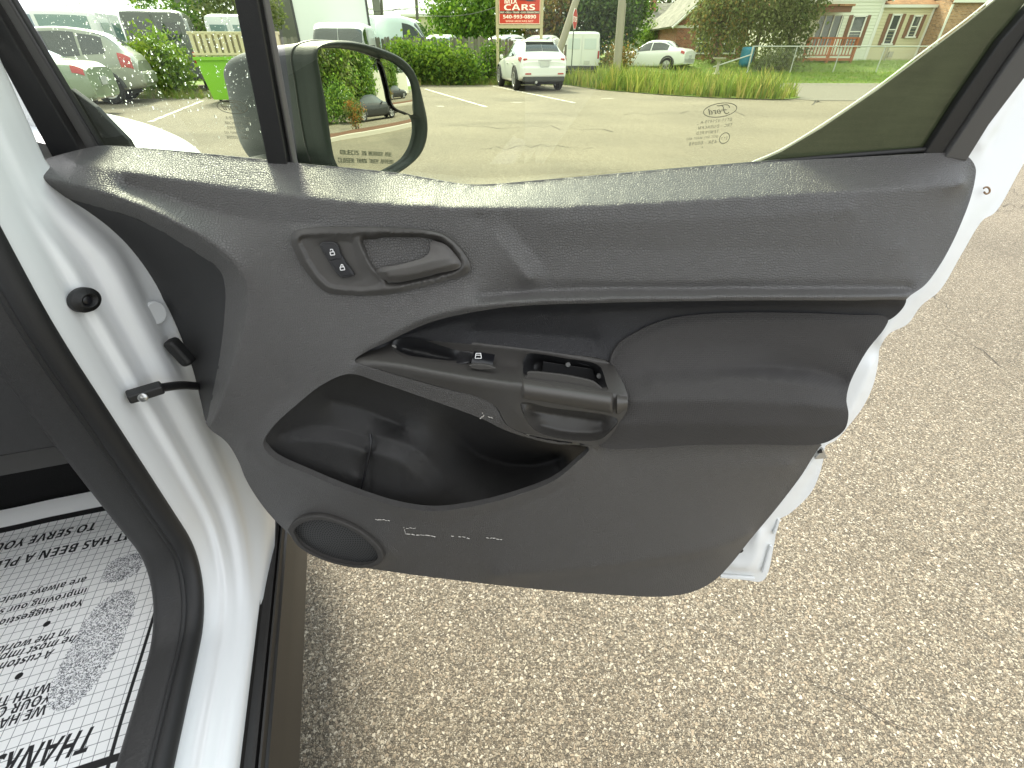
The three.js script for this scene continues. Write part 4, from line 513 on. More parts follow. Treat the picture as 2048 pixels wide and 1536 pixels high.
// ---------------------------------------------------------------- door mirror
{
  const turned = 121 * Math.PI / 180, n = V(Math.sin(turned), 0.037, -Math.cos(turned)).normalize(), P0 = atZ(742, 222, -0.80), at = (x, y, k = 0) => onPlane(x, y, P0, n).addScaledVector(n, k);
  const RAD = 1.25, sag = (p, R = RAD, c = P0) => { const q = p.clone().sub(c), r2 = q.lengthSq() - q.dot(n) ** 2; return p.addScaledVector(n, -r2 / (2 * R)); };
  const glassM = C2([[634, 104], [640, 97], [658, 95], [697, 97], [725, 102], [762, 116], [786, 126], [805, 142], [817, 158], [824, 181], [828, 228], [836, 236], [839, 255], [837, 275], [830, 298], [822, 314], [795, 332], [756, 350], [715, 356], [690, 345], [668, 316], [662, 285], [649, 197], [637, 138]], { closed: true, per: 3 });
  const spotM = C2([[763, 117], [786, 126], [805, 142], [817, 158], [824, 181], [828, 229], [808, 224], [792, 217], [783, 205], [778, 180], [770, 145]], { closed: true, per: 3 });
  const rimM = C2([[624, 108], [633, 91], [656, 82], [698, 81.5], [756, 95], [795, 111], [821, 132], [834, 154], [844, 187], [856, 236], [857, 265], [852, 290], [840, 312], [815, 334], [786, 352], [748, 370], [705, 373], [678, 357], [656, 316], [640, 240], [630, 165]], { closed: true, per: 3 });
  const disc2 = (marks, R, c, lift) => { const P = marks.map((p) => at(p[0], p[1])), o = P.reduce((a, p) => a.add(p), V(0, 0, 0)).multiplyScalar(1 / P.length), cr = new THREE.CatmullRomCurve3(P, true); return sheet((u, v) => sag(o.clone().lerp(cr.getPoint(u), v), R, c ?? o).addScaledVector(n, lift), 90, 14); };
  dp('mirror_glass', disc2(glassM, RAD, P0, -0.004), M.mirror, 'convex mirror glass');
  dp('blind_spot_mirror', disc2(spotM, 0.42, null, 0.0005), M.mirror, 'small wide-angle mirror in the upper corner');
  const sp = spotM.slice(Math.floor(spotM.length * 0.5)).map((p) => sag(at(p[0], p[1])).addScaledVector(n, 0.0004)); dp('mirror_divider', tube(sp.filter((_, i) => i % 4 === 0), 0.0011, 6, 60), M.switchBlack);
  // rim and housing: the rim's outline carried back and drawn in
  const ring = rimM.map((p) => at(p[0], p[1])), gl = glassM.map((p) => at(p[0], p[1])), cR = new THREE.CatmullRomCurve3(ring, true), cG = new THREE.CatmullRomCurve3(gl, true), mid = ring.reduce((a, p) => a.add(p.clone()), V(0, 0, 0)).multiplyScalar(1 / ring.length);
  M.housing = phy({ specularIntensity: 0.55, color: rgb(0.011, 0.016, 0.014), roughness: 0.5, bumpMap: scaled(fineTex, 0.06), bumpScale: 0.0003 });
  const prof = (list) => { const c = new THREE.CatmullRomCurve3(list.map((q) => V(q[0], q[1], 0)), false, 'centripetal'); return (t) => c.getPoint(t); };
  const lip = prof([[0, -0.012], [0.15, 0.004], [0.45, 0.0095], [0.8, 0.008], [1.0, -0.002], [1.02, -0.016]]);
  dp('mirror_rim', sheet((u, v) => { const q = lip(v); return sag(cG.getPoint(u).lerp(cR.getPoint(u), q.x), RAD, P0).addScaledVector(n, q.y); }, 110, 16, (p) => [p.x + p.z, p.y]), M.housing, 'dark rim round the mirror');
  const sh = prof([[1.0, 0.012], [1.01, 0.03], [1.0, 0.07], [0.985, 0.125], [0.94, 0.18], [0.83, 0.225], [0.62, 0.25], [0.35, 0.262], [0.02, 0.266]]), back = n.clone().negate().add(V(0, 0.0, 0)).normalize();
  dp('mirror_housing', sheet((u, v) => { const q = sh(v); return mid.clone().lerp(sag(cR.getPoint(u), RAD, P0), q.x).addScaledVector(back, q.y); }, 110, 44, (p) => [p.x + p.z, p.y]), M.housing, 'dark grey mirror housing');
  dp('housing_seam', tube(Array.from({ length: 90 }, (_, i) => mid.clone().lerp(sag(cR.getPoint(i / 90), RAD, P0), 1.012).addScaledVector(back, 0.034)), 0.0013, 6, 180, true), M.switchBlack);
  const f0 = winPt(560, 318, -0.05), f1 = mid.clone().addScaledVector(back, 0.12).add(V(0, -0.08, 0)); dp('mirror_foot', merged([rod(f0.clone().add(V(-0.05, -0.05, 0)), f1, 0.05, 0.04, 20)]), M.housing);
  // printed warning on the glass
  const cv = document.createElement('canvas'); cv.width = 768; cv.height = 192; const c = cv.getContext('2d'); c.fillStyle = '#000'; c.fillRect(0, 0, 768, 192); c.fillStyle = '#fff'; c.font = 'bold 58px monospace'; c.textAlign = 'center'; c.textBaseline = 'middle'; c.save(); c.translate(384, 52); c.scale(0.98, 1.12); c.fillText('OBJECTS IN MIRROR ARE', 0, 0); c.restore(); c.save(); c.translate(384, 138); c.scale(0.98, 1.12); c.fillText('CLOSER THAN THEY APPEAR', 0, 0); c.restore();
  const t = new THREE.CanvasTexture(cv), o = at(741, 315.5), e0 = V(0, 1, 0).cross(n).normalize(), e1 = n.clone().cross(e0), ex = e0.clone().multiplyScalar(Math.cos(0.17)).addScaledVector(e1, -Math.sin(0.17)), ey = n.clone().cross(ex), wd = 0.111;
  const m = dp('mirror_lettering', sheet((u, v) => sag(o.clone().addScaledVector(ex, (u - 0.5) * wd).addScaledVector(ey, (v - 0.5) * wd * 0.215), RAD, P0).addScaledVector(n, -0.003), 24, 6), std({ color: rgb(0.12, 0.12, 0.09), alphaMap: t, transparent: true, roughness: 0.8 }), 'printed warning lettering on the mirror'); m.castShadow = false;
}
// ---------------------------------------------------------------- paint lines, cracks
const strip = (a, b, w, y) => { const d = b.clone().sub(a), s = V(-d.z, 0, d.x).normalize().multiplyScalar(w / 2); return sheet((u, v) => a.clone().lerp(b, v).addScaledVector(s, u * 2 - 1).setY(y), 1, Math.max(2, Math.round(d.length() * 2)), (p) => [p.x, p.z]); };
M.laneWorn = std({ color: rgb(0.62, 0.60, 0.53), roughness: 0.85, alphaMap: scaled(dataTex(256, (i, j, c) => { const v = fbm(i / 16, j / 16, 4, 16, 7) ; c[0] = c[1] = c[2] = sstep(0.30, 0.42, v); }), 1.2), transparent: true });
for (const [a, b, w] of [[[850, 178], [972, 214], 0.11], [[985, 172], [1150, 206], 0.11], [[300, 244], [405, 202], 0.11], [[1202, 197], [1228, 197], 0.11], [[1020, 205], [1048, 205], 0.10], [[870, 212.5], [888, 213], 0.10]]) struct('parking_line', strip(onGround(...a), onGround(...b), w, 0.005), M.laneWorn, 'worn white painted parking line');
{
  const q = rng(12), crack = (pts, r) => { const P = []; for (let i = 0; i < pts.length - 1; i++) for (let k = 0; k < 7; k++) { const p = onGround(mixf(pts[i][0], pts[i + 1][0], k / 7) + (q() - 0.5) * 9, mixf(pts[i][1], pts[i + 1][1], k / 7) + (q() - 0.5) * 9); P.push(p); } const pos = [], idx = []; P.forEach((p, i) => { const d = (P[i + 1] ?? p).clone().sub(P[i - 1] ?? p), s = V(-d.z, 0, d.x).normalize().multiplyScalar(r * (0.3 + 1.1 * q())); pos.push(p.x + s.x, 0.0045, p.z + s.z, p.x - s.x, 0.0045, p.z - s.z); if (i) { const k = 2 * i; idx.push(k - 2, k - 1, k, k, k - 1, k + 1); } }); const g = new THREE.BufferGeometry(); g.setAttribute('position', new THREE.Float32BufferAttribute(pos, 3)); g.setIndex(idx); g.computeVertexNormals(); g.setAttribute('uv', new THREE.Float32BufferAttribute(pos.filter((_, i) => i % 3 < 2), 2)); return g; };
  const list = [crack([[2060, 395], [2030, 384], [2008, 372]], 0.003), crack([[2070, 413], [2020, 413], [1985, 412]], 0.003), crack([[2020, 424], [1990, 422]], 0.002), crack([[1868, 590], [1905, 625]], 0.0018), crack([[1950, 690], [2060, 780]], 0.0018), crack([[1880, 650], [1960, 700], [2050, 745]], 0.0010), crack([[1380, 1240], [1520, 1310]], 0.0011), crack([[1600, 1350], [1700, 1400], [1850, 1480]], 0.0011), crack([[1700, 1040], [1790, 1090], [1900, 1120]], 0.0007), crack([[880, 250], [980, 258], [1100, 255], [1250, 262]], 0.012), crack([[960, 300], [1080, 292], [1200, 300]], 0.008), crack([[1250, 230], [1400, 222], [1560, 232]], 0.015), crack([[1050, 225], [1180, 232]], 0.012), crack([[1650, 810], [1760, 800]], 0.0008)];
  struct('asphalt_crack', merged(list), M.crack, 'fine dark cracks in the asphalt');
  const st = crack([[1628, 206], [1634, 204], [1642, 200]], 0.022); struct('asphalt_stain', st, M.crack);
}
{ // street and weedy island
  const pts = [[9.2, -16.6], [60, -13], [60, -24.5], [14, -26.4], [3.2, -27.2], [3.2, -25.3], [5.5, -24]];
  const s = new THREE.ShapeGeometry(new THREE.Shape(pts.map((p) => new THREE.Vector2(p[0], -p[1])))); s.rotateX(-Math.PI / 2); s.translate(0, 0.009, 0); const p = s.attributes.position, u = []; for (let i = 0; i < p.count; i++) u.push(p.getX(i), p.getZ(i)); s.setAttribute('uv', new THREE.Float32BufferAttribute(u, 2));
  struct('street', s, M.road, 'pale grey street beyond the parking lot');
  struct('street_edge_line', strip(V(12, 0, -25.8), V(50, 0, -23.9), 0.12, 0.014), M.laneWorn, 'pale edge line of the street');
}
// ---------------------------------------------------------------- vehicles
M.tyre = std({ color: rgb(0.018, 0.018, 0.018), roughness: 0.85 });
M.alloy = std({ color: rgb(0.55, 0.55, 0.55), roughness: 0.35, metalness: 0.7 });
M.autoGlass = phy({ color: rgb(0.03, 0.04, 0.04), roughness: 0.04, clearcoat: 1, clearcoatRoughness: 0.02 });
M.tealGlass = phy({ color: rgb(0.16, 0.26, 0.24), roughness: 0.06, clearcoat: 1, clearcoatRoughness: 0.02 });
M.red = phy({ color: rgb(0.42, 0.025, 0.018), roughness: 0.2, clearcoat: 1 });
M.clad = std({ color: rgb(0.06, 0.062, 0.062), roughness: 0.7 });
M.lamp = phy({ color: rgb(0.6, 0.62, 0.62), roughness: 0.1, clearcoat: 1 });
const carPaint = (r, g, b) => phy({ color: rgb(r, g, b), roughness: 0.4, clearcoat: 0.9, clearcoatRoughness: 0.08 });
function wheelGeo(R, W) { const t = new THREE.LatheGeometry([[R * 0.62, -W / 2], [R * 0.9, -W / 2], [R, -W * 0.36], [R, W * 0.36], [R * 0.9, W / 2], [R * 0.62, W / 2]].map((q) => new THREE.Vector2(...q)), 28); t.rotateZ(Math.PI / 2); return t; }
function rimGeo(R, W) { const list = []; for (const s of [-1, 1]) { for (let k = 0; k < 5; k++) { const g = new THREE.BoxGeometry(0.02, R * 0.6, R * 0.14); g.translate(0, R * 0.32, 0); g.rotateX(k / 5 * Math.PI * 2); g.translate(s * W * 0.42, 0, 0); list.push(g); } const r = new THREE.TorusGeometry(R * 0.6, R * 0.05, 6, 28); r.rotateY(Math.PI / 2); r.translate(s * W * 0.44, 0, 0); list.push(r); const d = new THREE.CylinderGeometry(R * 0.6, R * 0.6, 0.01, 24); d.rotateZ(Math.PI / 2); d.translate(s * W * 0.2, 0, 0); } return merged(list); }
// a body lofted through stations [along, half width, sill, belt, top, half width of roof]; ahead is -z
function loft(st) {
  const ring = (q) => { const [z, w, yb, yl, yt, wt] = q; return [[0, yb], [w * 0.8, yb], [w * 0.95, yb + 0.05], [w * 0.99, mixf(yb, yl, 0.3)], [w, mixf(yb, yl, 0.62)], [w * 0.965, yl], [mixf(w * 0.95, wt, 0.5), mixf(yl, yt, 0.55)], [wt, mixf(yl, yt, 0.93)], [wt * 0.82, yt], [0, yt + 0.012]].map((p) => V(p[0], p[1], z)); };
  const rows = st.map(ring), along = rows[0].map((_, j) => new THREE.CatmullRomCurve3(rows.map((r) => r[j]), false, 'centripetal'));
  const zs = st.map((q) => q[0]);
  const tOf = (z) => { let i = 0; while (i < zs.length - 2 && z > zs[i + 1]) i++; return (i + clamp((z - zs[i]) / (zs[i + 1] - zs[i]))) / (zs.length - 1); };
  return { S: (a, b, side) => { const c = new THREE.CatmullRomCurve3(along.map((k) => k.getPoint(a)), false, 'centripetal').getPoint(b); return V(c.x * side, c.y, c.z); }, tOf, st };
}
function bodyGeo(L, na = 34, nb = 22) {
  const rows = []; for (let i = 0; i <= na; i++) { const r = []; for (let j = 0; j <= nb; j++) r.push(L.S(i / na, j / nb, 1)); rows.push(r); }
  const g = sheet((u, v) => { const i = Math.round(v * na), k = Math.round(u * 2 * nb), j = k <= nb ? k : 2 * nb - k, p = rows[i][j]; return V(k <= nb ? p.x : -p.x, p.y, p.z); }, 2 * nb, na);
  const cap = (i, s) => { const r = rows[i], c = V(0, (r[0].y + r[nb].y) / 2, r[0].z); return sheet((u, v) => { const k = Math.round(u * 2 * nb), j = k <= nb ? k : 2 * nb - k; return c.clone().lerp(V(k <= nb ? r[j].x : -r[j].x, r[j].y, r[j].z), v); }, 2 * nb, 2); };
  return merged([g, cap(0), cap(na)]);
}
function skin(L, z0, z1, b0, b1, side, off = 0.006, n = 8) {     // a pane or lamp lying on the body
  const a0 = L.tOf(z0), a1 = L.tOf(z1), f = (u, v) => L.S(mixf(a0, a1, u), mixf(b0, b1, v), side);
  return sheet((u, v) => { const e = 0.01, p = f(u, v), du = f(Math.min(u + e, 1), v).sub(f(Math.max(u - e, 0), v)), dv = f(u, Math.min(v + e, 1)).sub(f(u, Math.max(v - e, 0))), nn = du.cross(dv).normalize(); const c = V(0, 0.7, p.z * 0.85); if (nn.dot(p.clone().sub(c)) < 0) nn.negate(); return p.addScaledVector(nn, off); }, n, n);
}
function vehicle(name, label, category, group, pos, turn, L, o) {
  const t = thing(name, label, category, group, pos, turn);
  part(t, 'body', bodyGeo(L), o.paint);
  for (const [z0, z1, b0, b1] of o.side ?? []) for (const s of [1, -1]) part(t, 'window', skin(L, z0, z1, b0, b1, s), o.glass ?? M.autoGlass);
  for (const [z0, z1, b0, nm] of o.over ?? []) part(t, nm, merged([skin(L, z0, z1, b0, 0.999, 1), skin(L, z0, z1, b0, 0.999, -1)]), o.glass ?? M.autoGlass);
  for (const [z0, z1, b0, b1, nm, mat] of o.lamps ?? []) for (const s of [1, -1]) part(t, nm, skin(L, z0, z1, b0, b1, s, 0.012, 5), mat);
  const tg = wheelGeo(o.R, 0.22), rg = rimGeo(o.R, 0.22), ag = new THREE.TorusGeometry(o.R * 1.1, 0.05, 6, 20, Math.PI); ag.rotateY(Math.PI / 2);
  for (const z of o.axles) for (const s of [1, -1]) { const w = kid(t, 'wheel', s * (o.track - 0.06), o.R, z); part(w, 'tyre', tg, M.tyre); part(w, 'rim', rg, o.rim ?? M.alloy); const a = part(t, 'wheel_arch', ag, M.clad); a.position.set(s * (o.track - 0.0), o.R + 0.02, z); }
  return t;
}
const hd = (deg) => -deg * Math.PI / 180;     // turn of a thing that heads deg to the right of the view
const suvSt = [[-2.3, 0.66, 0.36, 0.62, 0.68, 0.5], [-2.12, 0.82, 0.27, 0.78, 0.84, 0.66], [-1.3, 0.90, 0.25, 0.93, 1.0, 0.74], [-0.8, 0.915, 0.25, 0.97, 1.08, 0.74], [-0.15, 0.92, 0.25, 1.0, 1.5, 0.62], [0.5, 0.92, 0.25, 1.02, 1.6, 0.64], [1.2, 0.92, 0.27, 1.05, 1.57, 0.63], [1.75, 0.91, 0.31, 1.09, 1.44, 0.61], [2.1, 0.90, 0.36, 1.08, 1.13, 0.66], [2.24, 0.87, 0.38, 0.98, 1.04, 0.62], [2.31, 0.82, 0.40, 0.86, 0.92, 0.56]];
{ // white SUV parked at the line, three-quarter rear view
  const L = loft(suvSt), P = onGround(1086, 183), ang = -13, fw = V(Math.sin(ang * Math.PI / 180), 0, -Math.cos(ang * Math.PI / 180));
  const c = P.clone().addScaledVector(fw, 2.25);
  const t = vehicle('parked_suv', 'white SUV parked across the lot beside the leafy bush, seen from behind', 'suv', null, [c.x, 0, c.z], hd(ang), L, { paint: carPaint(0.78, 0.80, 0.78), R: 0.37, track: 0.90, axles: [-1.42, 1.42], side: [[-0.62, 0.25, 0.575, 0.74], [0.32, 1.10, 0.575, 0.74], [1.16, 1.62, 0.58, 0.73]], over: [[1.42, 1.98, 0.79, 'rear_window'], [-0.74, -0.25, 0.77, 'windscreen']], lamps: [[1.98, 2.22, 0.50, 0.585, 'tail_lamp', M.red]] });
  part(t, 'rear_bumper', merged([box(1.66, 0.34, 0.2, 0, 0.62, 2.27, 0.07), box(1.3, 0.2, 0.1, 0, 0.93, 2.24, 0.04)]), t.children[0].material); part(t, 'rear_cladding', box(1.60, 0.2, 0.22, 0, 0.40, 2.25, 0.06), M.clad);
  const pl = part(t, 'number_plate', box(0.34, 0.17, 0.02, 0, 0.86, 2.375), M.lamp); part(t, 'plate_bar', box(0.5, 0.05, 0.03, 0, 0.97, 2.37, 0.01), M.alloy);
  for (const s of [1, -1]) { part(t, 'reflector', box(0.22, 0.045, 0.02, s * 0.62, 0.56, 2.375), M.red); part(t, 'tail_lamp', box(0.34, 0.12, 0.06, s * 0.62, 0.97, 2.245, 0.03), M.red); part(t, 'roof_rail', rod(V(s * 0.60, 1.60, -0.2), V(s * 0.585, 1.57, 1.3), 0.022), M.alloy); const m = part(t, 'door_mirror', box(0.12, 0.14, 0.2, s * 0.98, 1.06, -0.62, 0.04), t.children[0].material); part(t, 'door_handle', box(0.03, 0.03, 0.18, s * 0.925, 0.86, 0.2, 0.01), M.alloy); part(t, 'door_handle', box(0.03, 0.03, 0.18, s * 0.925, 0.88, 1.05, 0.01), M.alloy); }
  part(t, 'spoiler', box(1.1, 0.035, 0.26, 0, 1.53, 1.62, 0.015), t.children[0].material); part(t, 'exhaust_pipe', rod(V(-0.3, 0.3, 2.15), V(-0.3, 0.3, 2.36), 0.045), M.alloy); part(t, 'undertray', box(1.4, 0.12, 3.6, 0, 0.27, 0.1), M.tyre);
}
const sedanSt = [[-2.3, 0.62, 0.34, 0.58, 0.62, 0.5], [-2.1, 0.80, 0.24, 0.70, 0.76, 0.64], [-1.2, 0.88, 0.21, 0.84, 0.92, 0.72], [-0.75, 0.89, 0.21, 0.87, 0.98, 0.72], [0.0, 0.90, 0.21, 0.90, 1.38, 0.57], [0.5, 0.90, 0.22, 0.92, 1.43, 0.58], [1.0, 0.90, 0.24, 0.94, 1.38, 0.57], [1.6, 0.89, 0.28, 0.96, 1.10, 0.60], [2.1, 0.84, 0.32, 0.95, 1.03, 0.62], [2.28, 0.78, 0.38, 0.86, 0.93, 0.54]];
function sedan(name, label, pos, turn, paint, o = {}) { const t = vehicle(name, label, 'car', o.group, pos, turn, loft(sedanSt), { paint, R: 0.33, track: 0.88, axles: [-1.38, 1.38], glass: o.glass, side: [[-0.6, 0.3, 0.575, 0.74], [0.36, 1.3, 0.575, 0.73]], over: [[1.08, 1.62, 0.78, 'rear_window'], [-0.7, -0.12, 0.77, 'windscreen']], lamps: [[2.04, 2.24, 0.50, 0.58, 'tail_lamp', M.red], [-2.26, -2.0, 0.46, 0.58, 'head_lamp', M.lamp]], ...o.more }); part(t, 'rear_bumper', box(1.5, 0.3, 0.16, 0, 0.5, 2.2, 0.06), paint); part(t, 'front_bumper', box(1.46, 0.28, 0.16, 0, 0.45, -2.2, 0.06), paint); part(t, 'number_plate', box(0.32, 0.16, 0.02, 0, 0.68, 2.3), M.lamp); for (const s of [1, -1]) part(t, 'door_mirror', box(0.16, 0.1, 0.14, s * 0.96, 0.95, -0.5, 0.03), paint); return t; }
{ const p = atZ(1322, 133, -31); const t = sedan('parked_car', 'white low car behind the tall weeds near the grey-roofed house', [p.x - 0.3, 0.32, p.z - 1.4], hd(-52), carPaint(0.8, 0.81, 0.8)); }
sedan('parked_car', 'pale green car nearest beyond the quarter glass and the white fender', [-11.6, 0, -12.1], hd(-108), carPaint(0.24, 0.30, 0.21), { glass: M.tealGlass });
{ // silver SUV parked past the green car
  const L = loft(suvSt.map(([z, w, a, b, c, d]) => [z, w * 1.02, a, b * 1.02, c * 1.1, d])), t = vehicle('parked_suv', 'silver SUV with red tail lamp beside the lime green dumpster', 'suv', null, [-12.95, 0, -15.7], hd(-112), L, { paint: carPaint(0.29, 0.31, 0.25), R: 0.37, track: 0.91, axles: [-1.42, 1.42], side: [[-0.62, 0.25, 0.575, 0.75], [0.32, 1.10, 0.575, 0.75], [1.16, 1.66, 0.58, 0.74]], over: [[1.42, 1.98, 0.78, 'rear_window'], [-0.74, -0.25, 0.77, 'windscreen']], lamps: [[1.92, 2.20, 0.46, 0.60, 'tail_lamp', M.red]] });
  part(t, 'rear_bumper', box(1.7, 0.32, 0.22, 0, 0.6, 2.27, 0.07), t.children[0].material); part(t, 'undertray', box(1.4, 0.12, 3.6, 0, 0.27, 0.1), M.tyre);
}
// panel vans
function panelVan(label, pos, turn, { paint = carPaint(0.76, 0.79, 0.78), h = 2.1, w = 0.98, len = 5.2, rearGlass = M.tealGlass, sideGlass = null, group = 'vans standing behind the fence and along the lot edge' } = {}) {
  const k = len / 5.2, f = h / 2.1, st = [[-2.6 * k, 0.72, 0.4, 0.75, 0.86, 0.6], [-2.4 * k, w * 0.92, 0.32, 0.95, 1.08, w * 0.72], [-1.9 * k, w, 0.3, 1.12, 1.24 * f, w * 0.8], [-1.3 * k, w, 0.3, 1.18, 1.9 * f, w * 0.8], [-0.8 * k, w, 0.3, 1.2, 2.06 * f, w * 0.85], [0.6 * k, w, 0.32, 1.22, 2.1 * f, w * 0.88], [2.2 * k, w, 0.34, 1.22, 2.08 * f, w * 0.88], [2.52 * k, w * 0.98, 0.36, 1.2, 2.03 * f, w * 0.86], [2.6 * k, w * 0.93, 0.42, 1.1, 1.96 * f, w * 0.80]];
  const L = loft(st), t = vehicle('panel_van', label, 'van', group, pos, turn, L, { paint, R: 0.35, track: w, axles: [-1.75 * k, 1.55 * k], side: [[-1.75 * k, -0.75 * k, 0.58, 0.74], ...(sideGlass ? [[-0.6 * k, 0.9 * k, 0.575, 0.75], [1.0 * k, 2.35 * k, 0.575, 0.75]] : [])], glass: sideGlass ?? M.autoGlass, over: [[-1.85 * k, -1.32 * k, 0.76, 'windscreen']], lamps: [] });
  const zr = 2.6 * k + 0.012, hw = w * 0.86;
  for (const s of [1, -1]) { const d = part(t, 'rear_door', box(hw * 0.95, (h - 0.62), 0.03, s * hw * 0.5, 0.52 + (h - 0.62) / 2, zr, 0.015), paint); part(d, 'window', box(hw * 0.72, h * 0.22, 0.012, s * hw * 0.49, h * 0.74, zr + 0.02, 0.005), rearGlass); part(t, 'tail_lamp', box(0.1, 0.34, 0.05, s * (hw + 0.02), 1.05, zr - 0.02, 0.02), M.red); part(t, 'door_mirror', box(0.2, 0.26, 0.1, s * (w + 0.14), 1.3, -1.6 * k, 0.03), M.clad); }
  part(t, 'bumper', box(w * 1.8, 0.2, 0.16, 0, 0.48, zr - 0.02, 0.05), M.clad); part(t, 'number_plate', box(0.3, 0.15, 0.02, 0.3, 0.72, zr + 0.03), M.lamp); return t;
}
panelVan('white panel van with plain rear doors between the stop sign post and the grass', [3.75, 0.05, -32.6], hd(2), { h: 2.05, w: 1.0, rearGlass: carPaint(0.6, 0.68, 0.68) });
panelVan('pale blue white high-roof van behind the grey fence, under the wires', [-6.5, 0.05, -31.5], hd(96), { h: 2.7, len: 5.9, paint: carPaint(0.62, 0.74, 0.76) });
panelVan('dark grey van with wide rear windows behind the silver SUV', [-13.4, 0, -22.6], hd(-24), { h: 2.42, w: 1.05, paint: carPaint(0.10, 0.11, 0.105), rearGlass: M.autoGlass });
panelVan('long white passenger van standing furthest to the side, its flank towards the lot', [-18.6, 0, -22.0], hd(-100), { h: 2.5, len: 6.4, sideGlass: M.tealGlass });
panelVan('white van with split rear windows behind the slatted dumpster', [-12.9, 0, -27.6], hd(-18), { h: 2.55, w: 1.05 });
panelVan('white van facing the lot in front of the tall white box body', [-6.55, 0, -22.6], hd(172), { h: 2.12, w: 1.05, len: 5.0 });
{ // tall white box truck body
  const t = thing('box_truck', 'tall plain white box truck behind the door mirror', 'truck', null, [-8.0, 0, -27.2], hd(-10));
  part(t, 'box_body', box(3.0, 2.9, 4.6, 0, 2.15, 0, 0.05), carPaint(0.74, 0.78, 0.77)); for (const s of [1, -1]) { part(t, 'corner_post', box(0.09, 2.9, 0.09, s * 1.5, 2.15, 2.3, 0.02), M.clad); }
  part(t, 'chassis', box(1.0, 0.3, 6.2, 0, 0.6, -0.4), M.clad); part(t, 'cab', box(2.1, 1.7, 1.6, 0, 1.5, -3.2, 0.15), carPaint(0.74, 0.78, 0.77)); const tg = wheelGeo(0.42, 0.25); for (const z of [1.4, -3.2]) for (const s of [1, -1]) { const w = part(t, 'wheel', tg, M.tyre); w.position.set(s * 1.0, 0.42, z); }
}
// cars standing behind the fence, only their roofs showing
for (const [x, z, l, deg, p] of [[-3.6, -30.2, 'white hatchback behind the fence between bush and sign, teal rear window showing', 8, [0.78, 0.8, 0.8]], [0.1, -30.4, 'white car roof behind the fence under the red sign', 30, [0.8, 0.8, 0.78]], [2.0, -31.0, 'white car roof behind the fence end by the leaning pole', 24, [0.72, 0.7, 0.66]]]) {
  const L = loft(suvSt.map(([a, b, c, d, e, f]) => [a, b, c, d * 1.08, e * 1.15, f])), t = vehicle('fenced_car', l, 'car', 'cars parked behind the fence', [x, 0.12, z - 1.2], hd(deg), L, { paint: carPaint(...p), R: 0.36, track: 0.9, axles: [-1.42, 1.42], glass: x < -2 ? M.tealGlass : M.autoGlass, side: [[-0.62, 0.25, 0.575, 0.74], [0.32, 1.10, 0.575, 0.74]], over: [[1.40, 2.0, 0.76, 'rear_window']], lamps: [] });
}
// ---------------------------------------------------------------- lime dumpster with slatted top
{
  const a = onGround(428, 204), t = thing('dumpster', 'lime green dumpster with cream slatted sides on top', 'dumpster', null, [a.x + 1.05, 0, a.z - 0.9], hd(-4));
  M.lime = std({ color: rgb(0.22, 0.52, 0.015), roughness: 0.5 }); M.cream = std({ color: rgb(0.62, 0.58, 0.34), roughness: 0.75 });
  const s = new THREE.Shape([[-1.08, 0.06], [1.08, 0.06], [1.24, 1.04], [-1.24, 1.04]].map((q) => new THREE.Vector2(...q))), g = new THREE.ExtrudeGeometry(s, { depth: 1.7, bevelEnabled: false }); g.translate(0, 0, -0.85); part(t, 'bin', g, M.lime);
  part(t, 'rim', merged([box(2.56, 0.08, 0.08, 0, 1.06, 0.86), box(2.56, 0.08, 0.08, 0, 1.06, -0.86)]), M.lime);
  for (let k = 0; k < 15; k++) part(t, 'slat', box(0.10, 0.56, 0.03, -1.16 + k * 0.166, 1.36, 0.84, 0.008), M.cream); part(t, 'rail', box(2.5, 0.07, 0.05, 0, 1.64, 0.83, 0.01), M.cream); part(t, 'rail', box(2.5, 0.06, 0.04, 0, 1.16, 0.87, 0.01), M.cream); part(t, 'backing', box(2.44, 0.5, 0.02, 0, 1.36, 0.78), std({ color: rgb(0.36, 0.33, 0.2), roughness: 0.9 }));
  for (const x of [0.1, 0.75]) part(t, 'plate', box(0.3, 0.34, 0.03, x, 0.66, 0.865, 0.01), M.clad); part(t, 'hinge', merged([rod(V(0.0, 1.04, 0.9), V(0.3, 1.04, 0.9), 0.04), rod(V(0.12, 0.9, 0.9), V(0.12, 1.1, 0.9), 0.02)]), M.clad); for (const x of [-0.95, 0.95]) part(t, 'caster', new THREE.CylinderGeometry(0.06, 0.06, 0.05, 12).rotateZ(Math.PI / 2).translate(x, 0.06, 0.7), M.tyre);
}
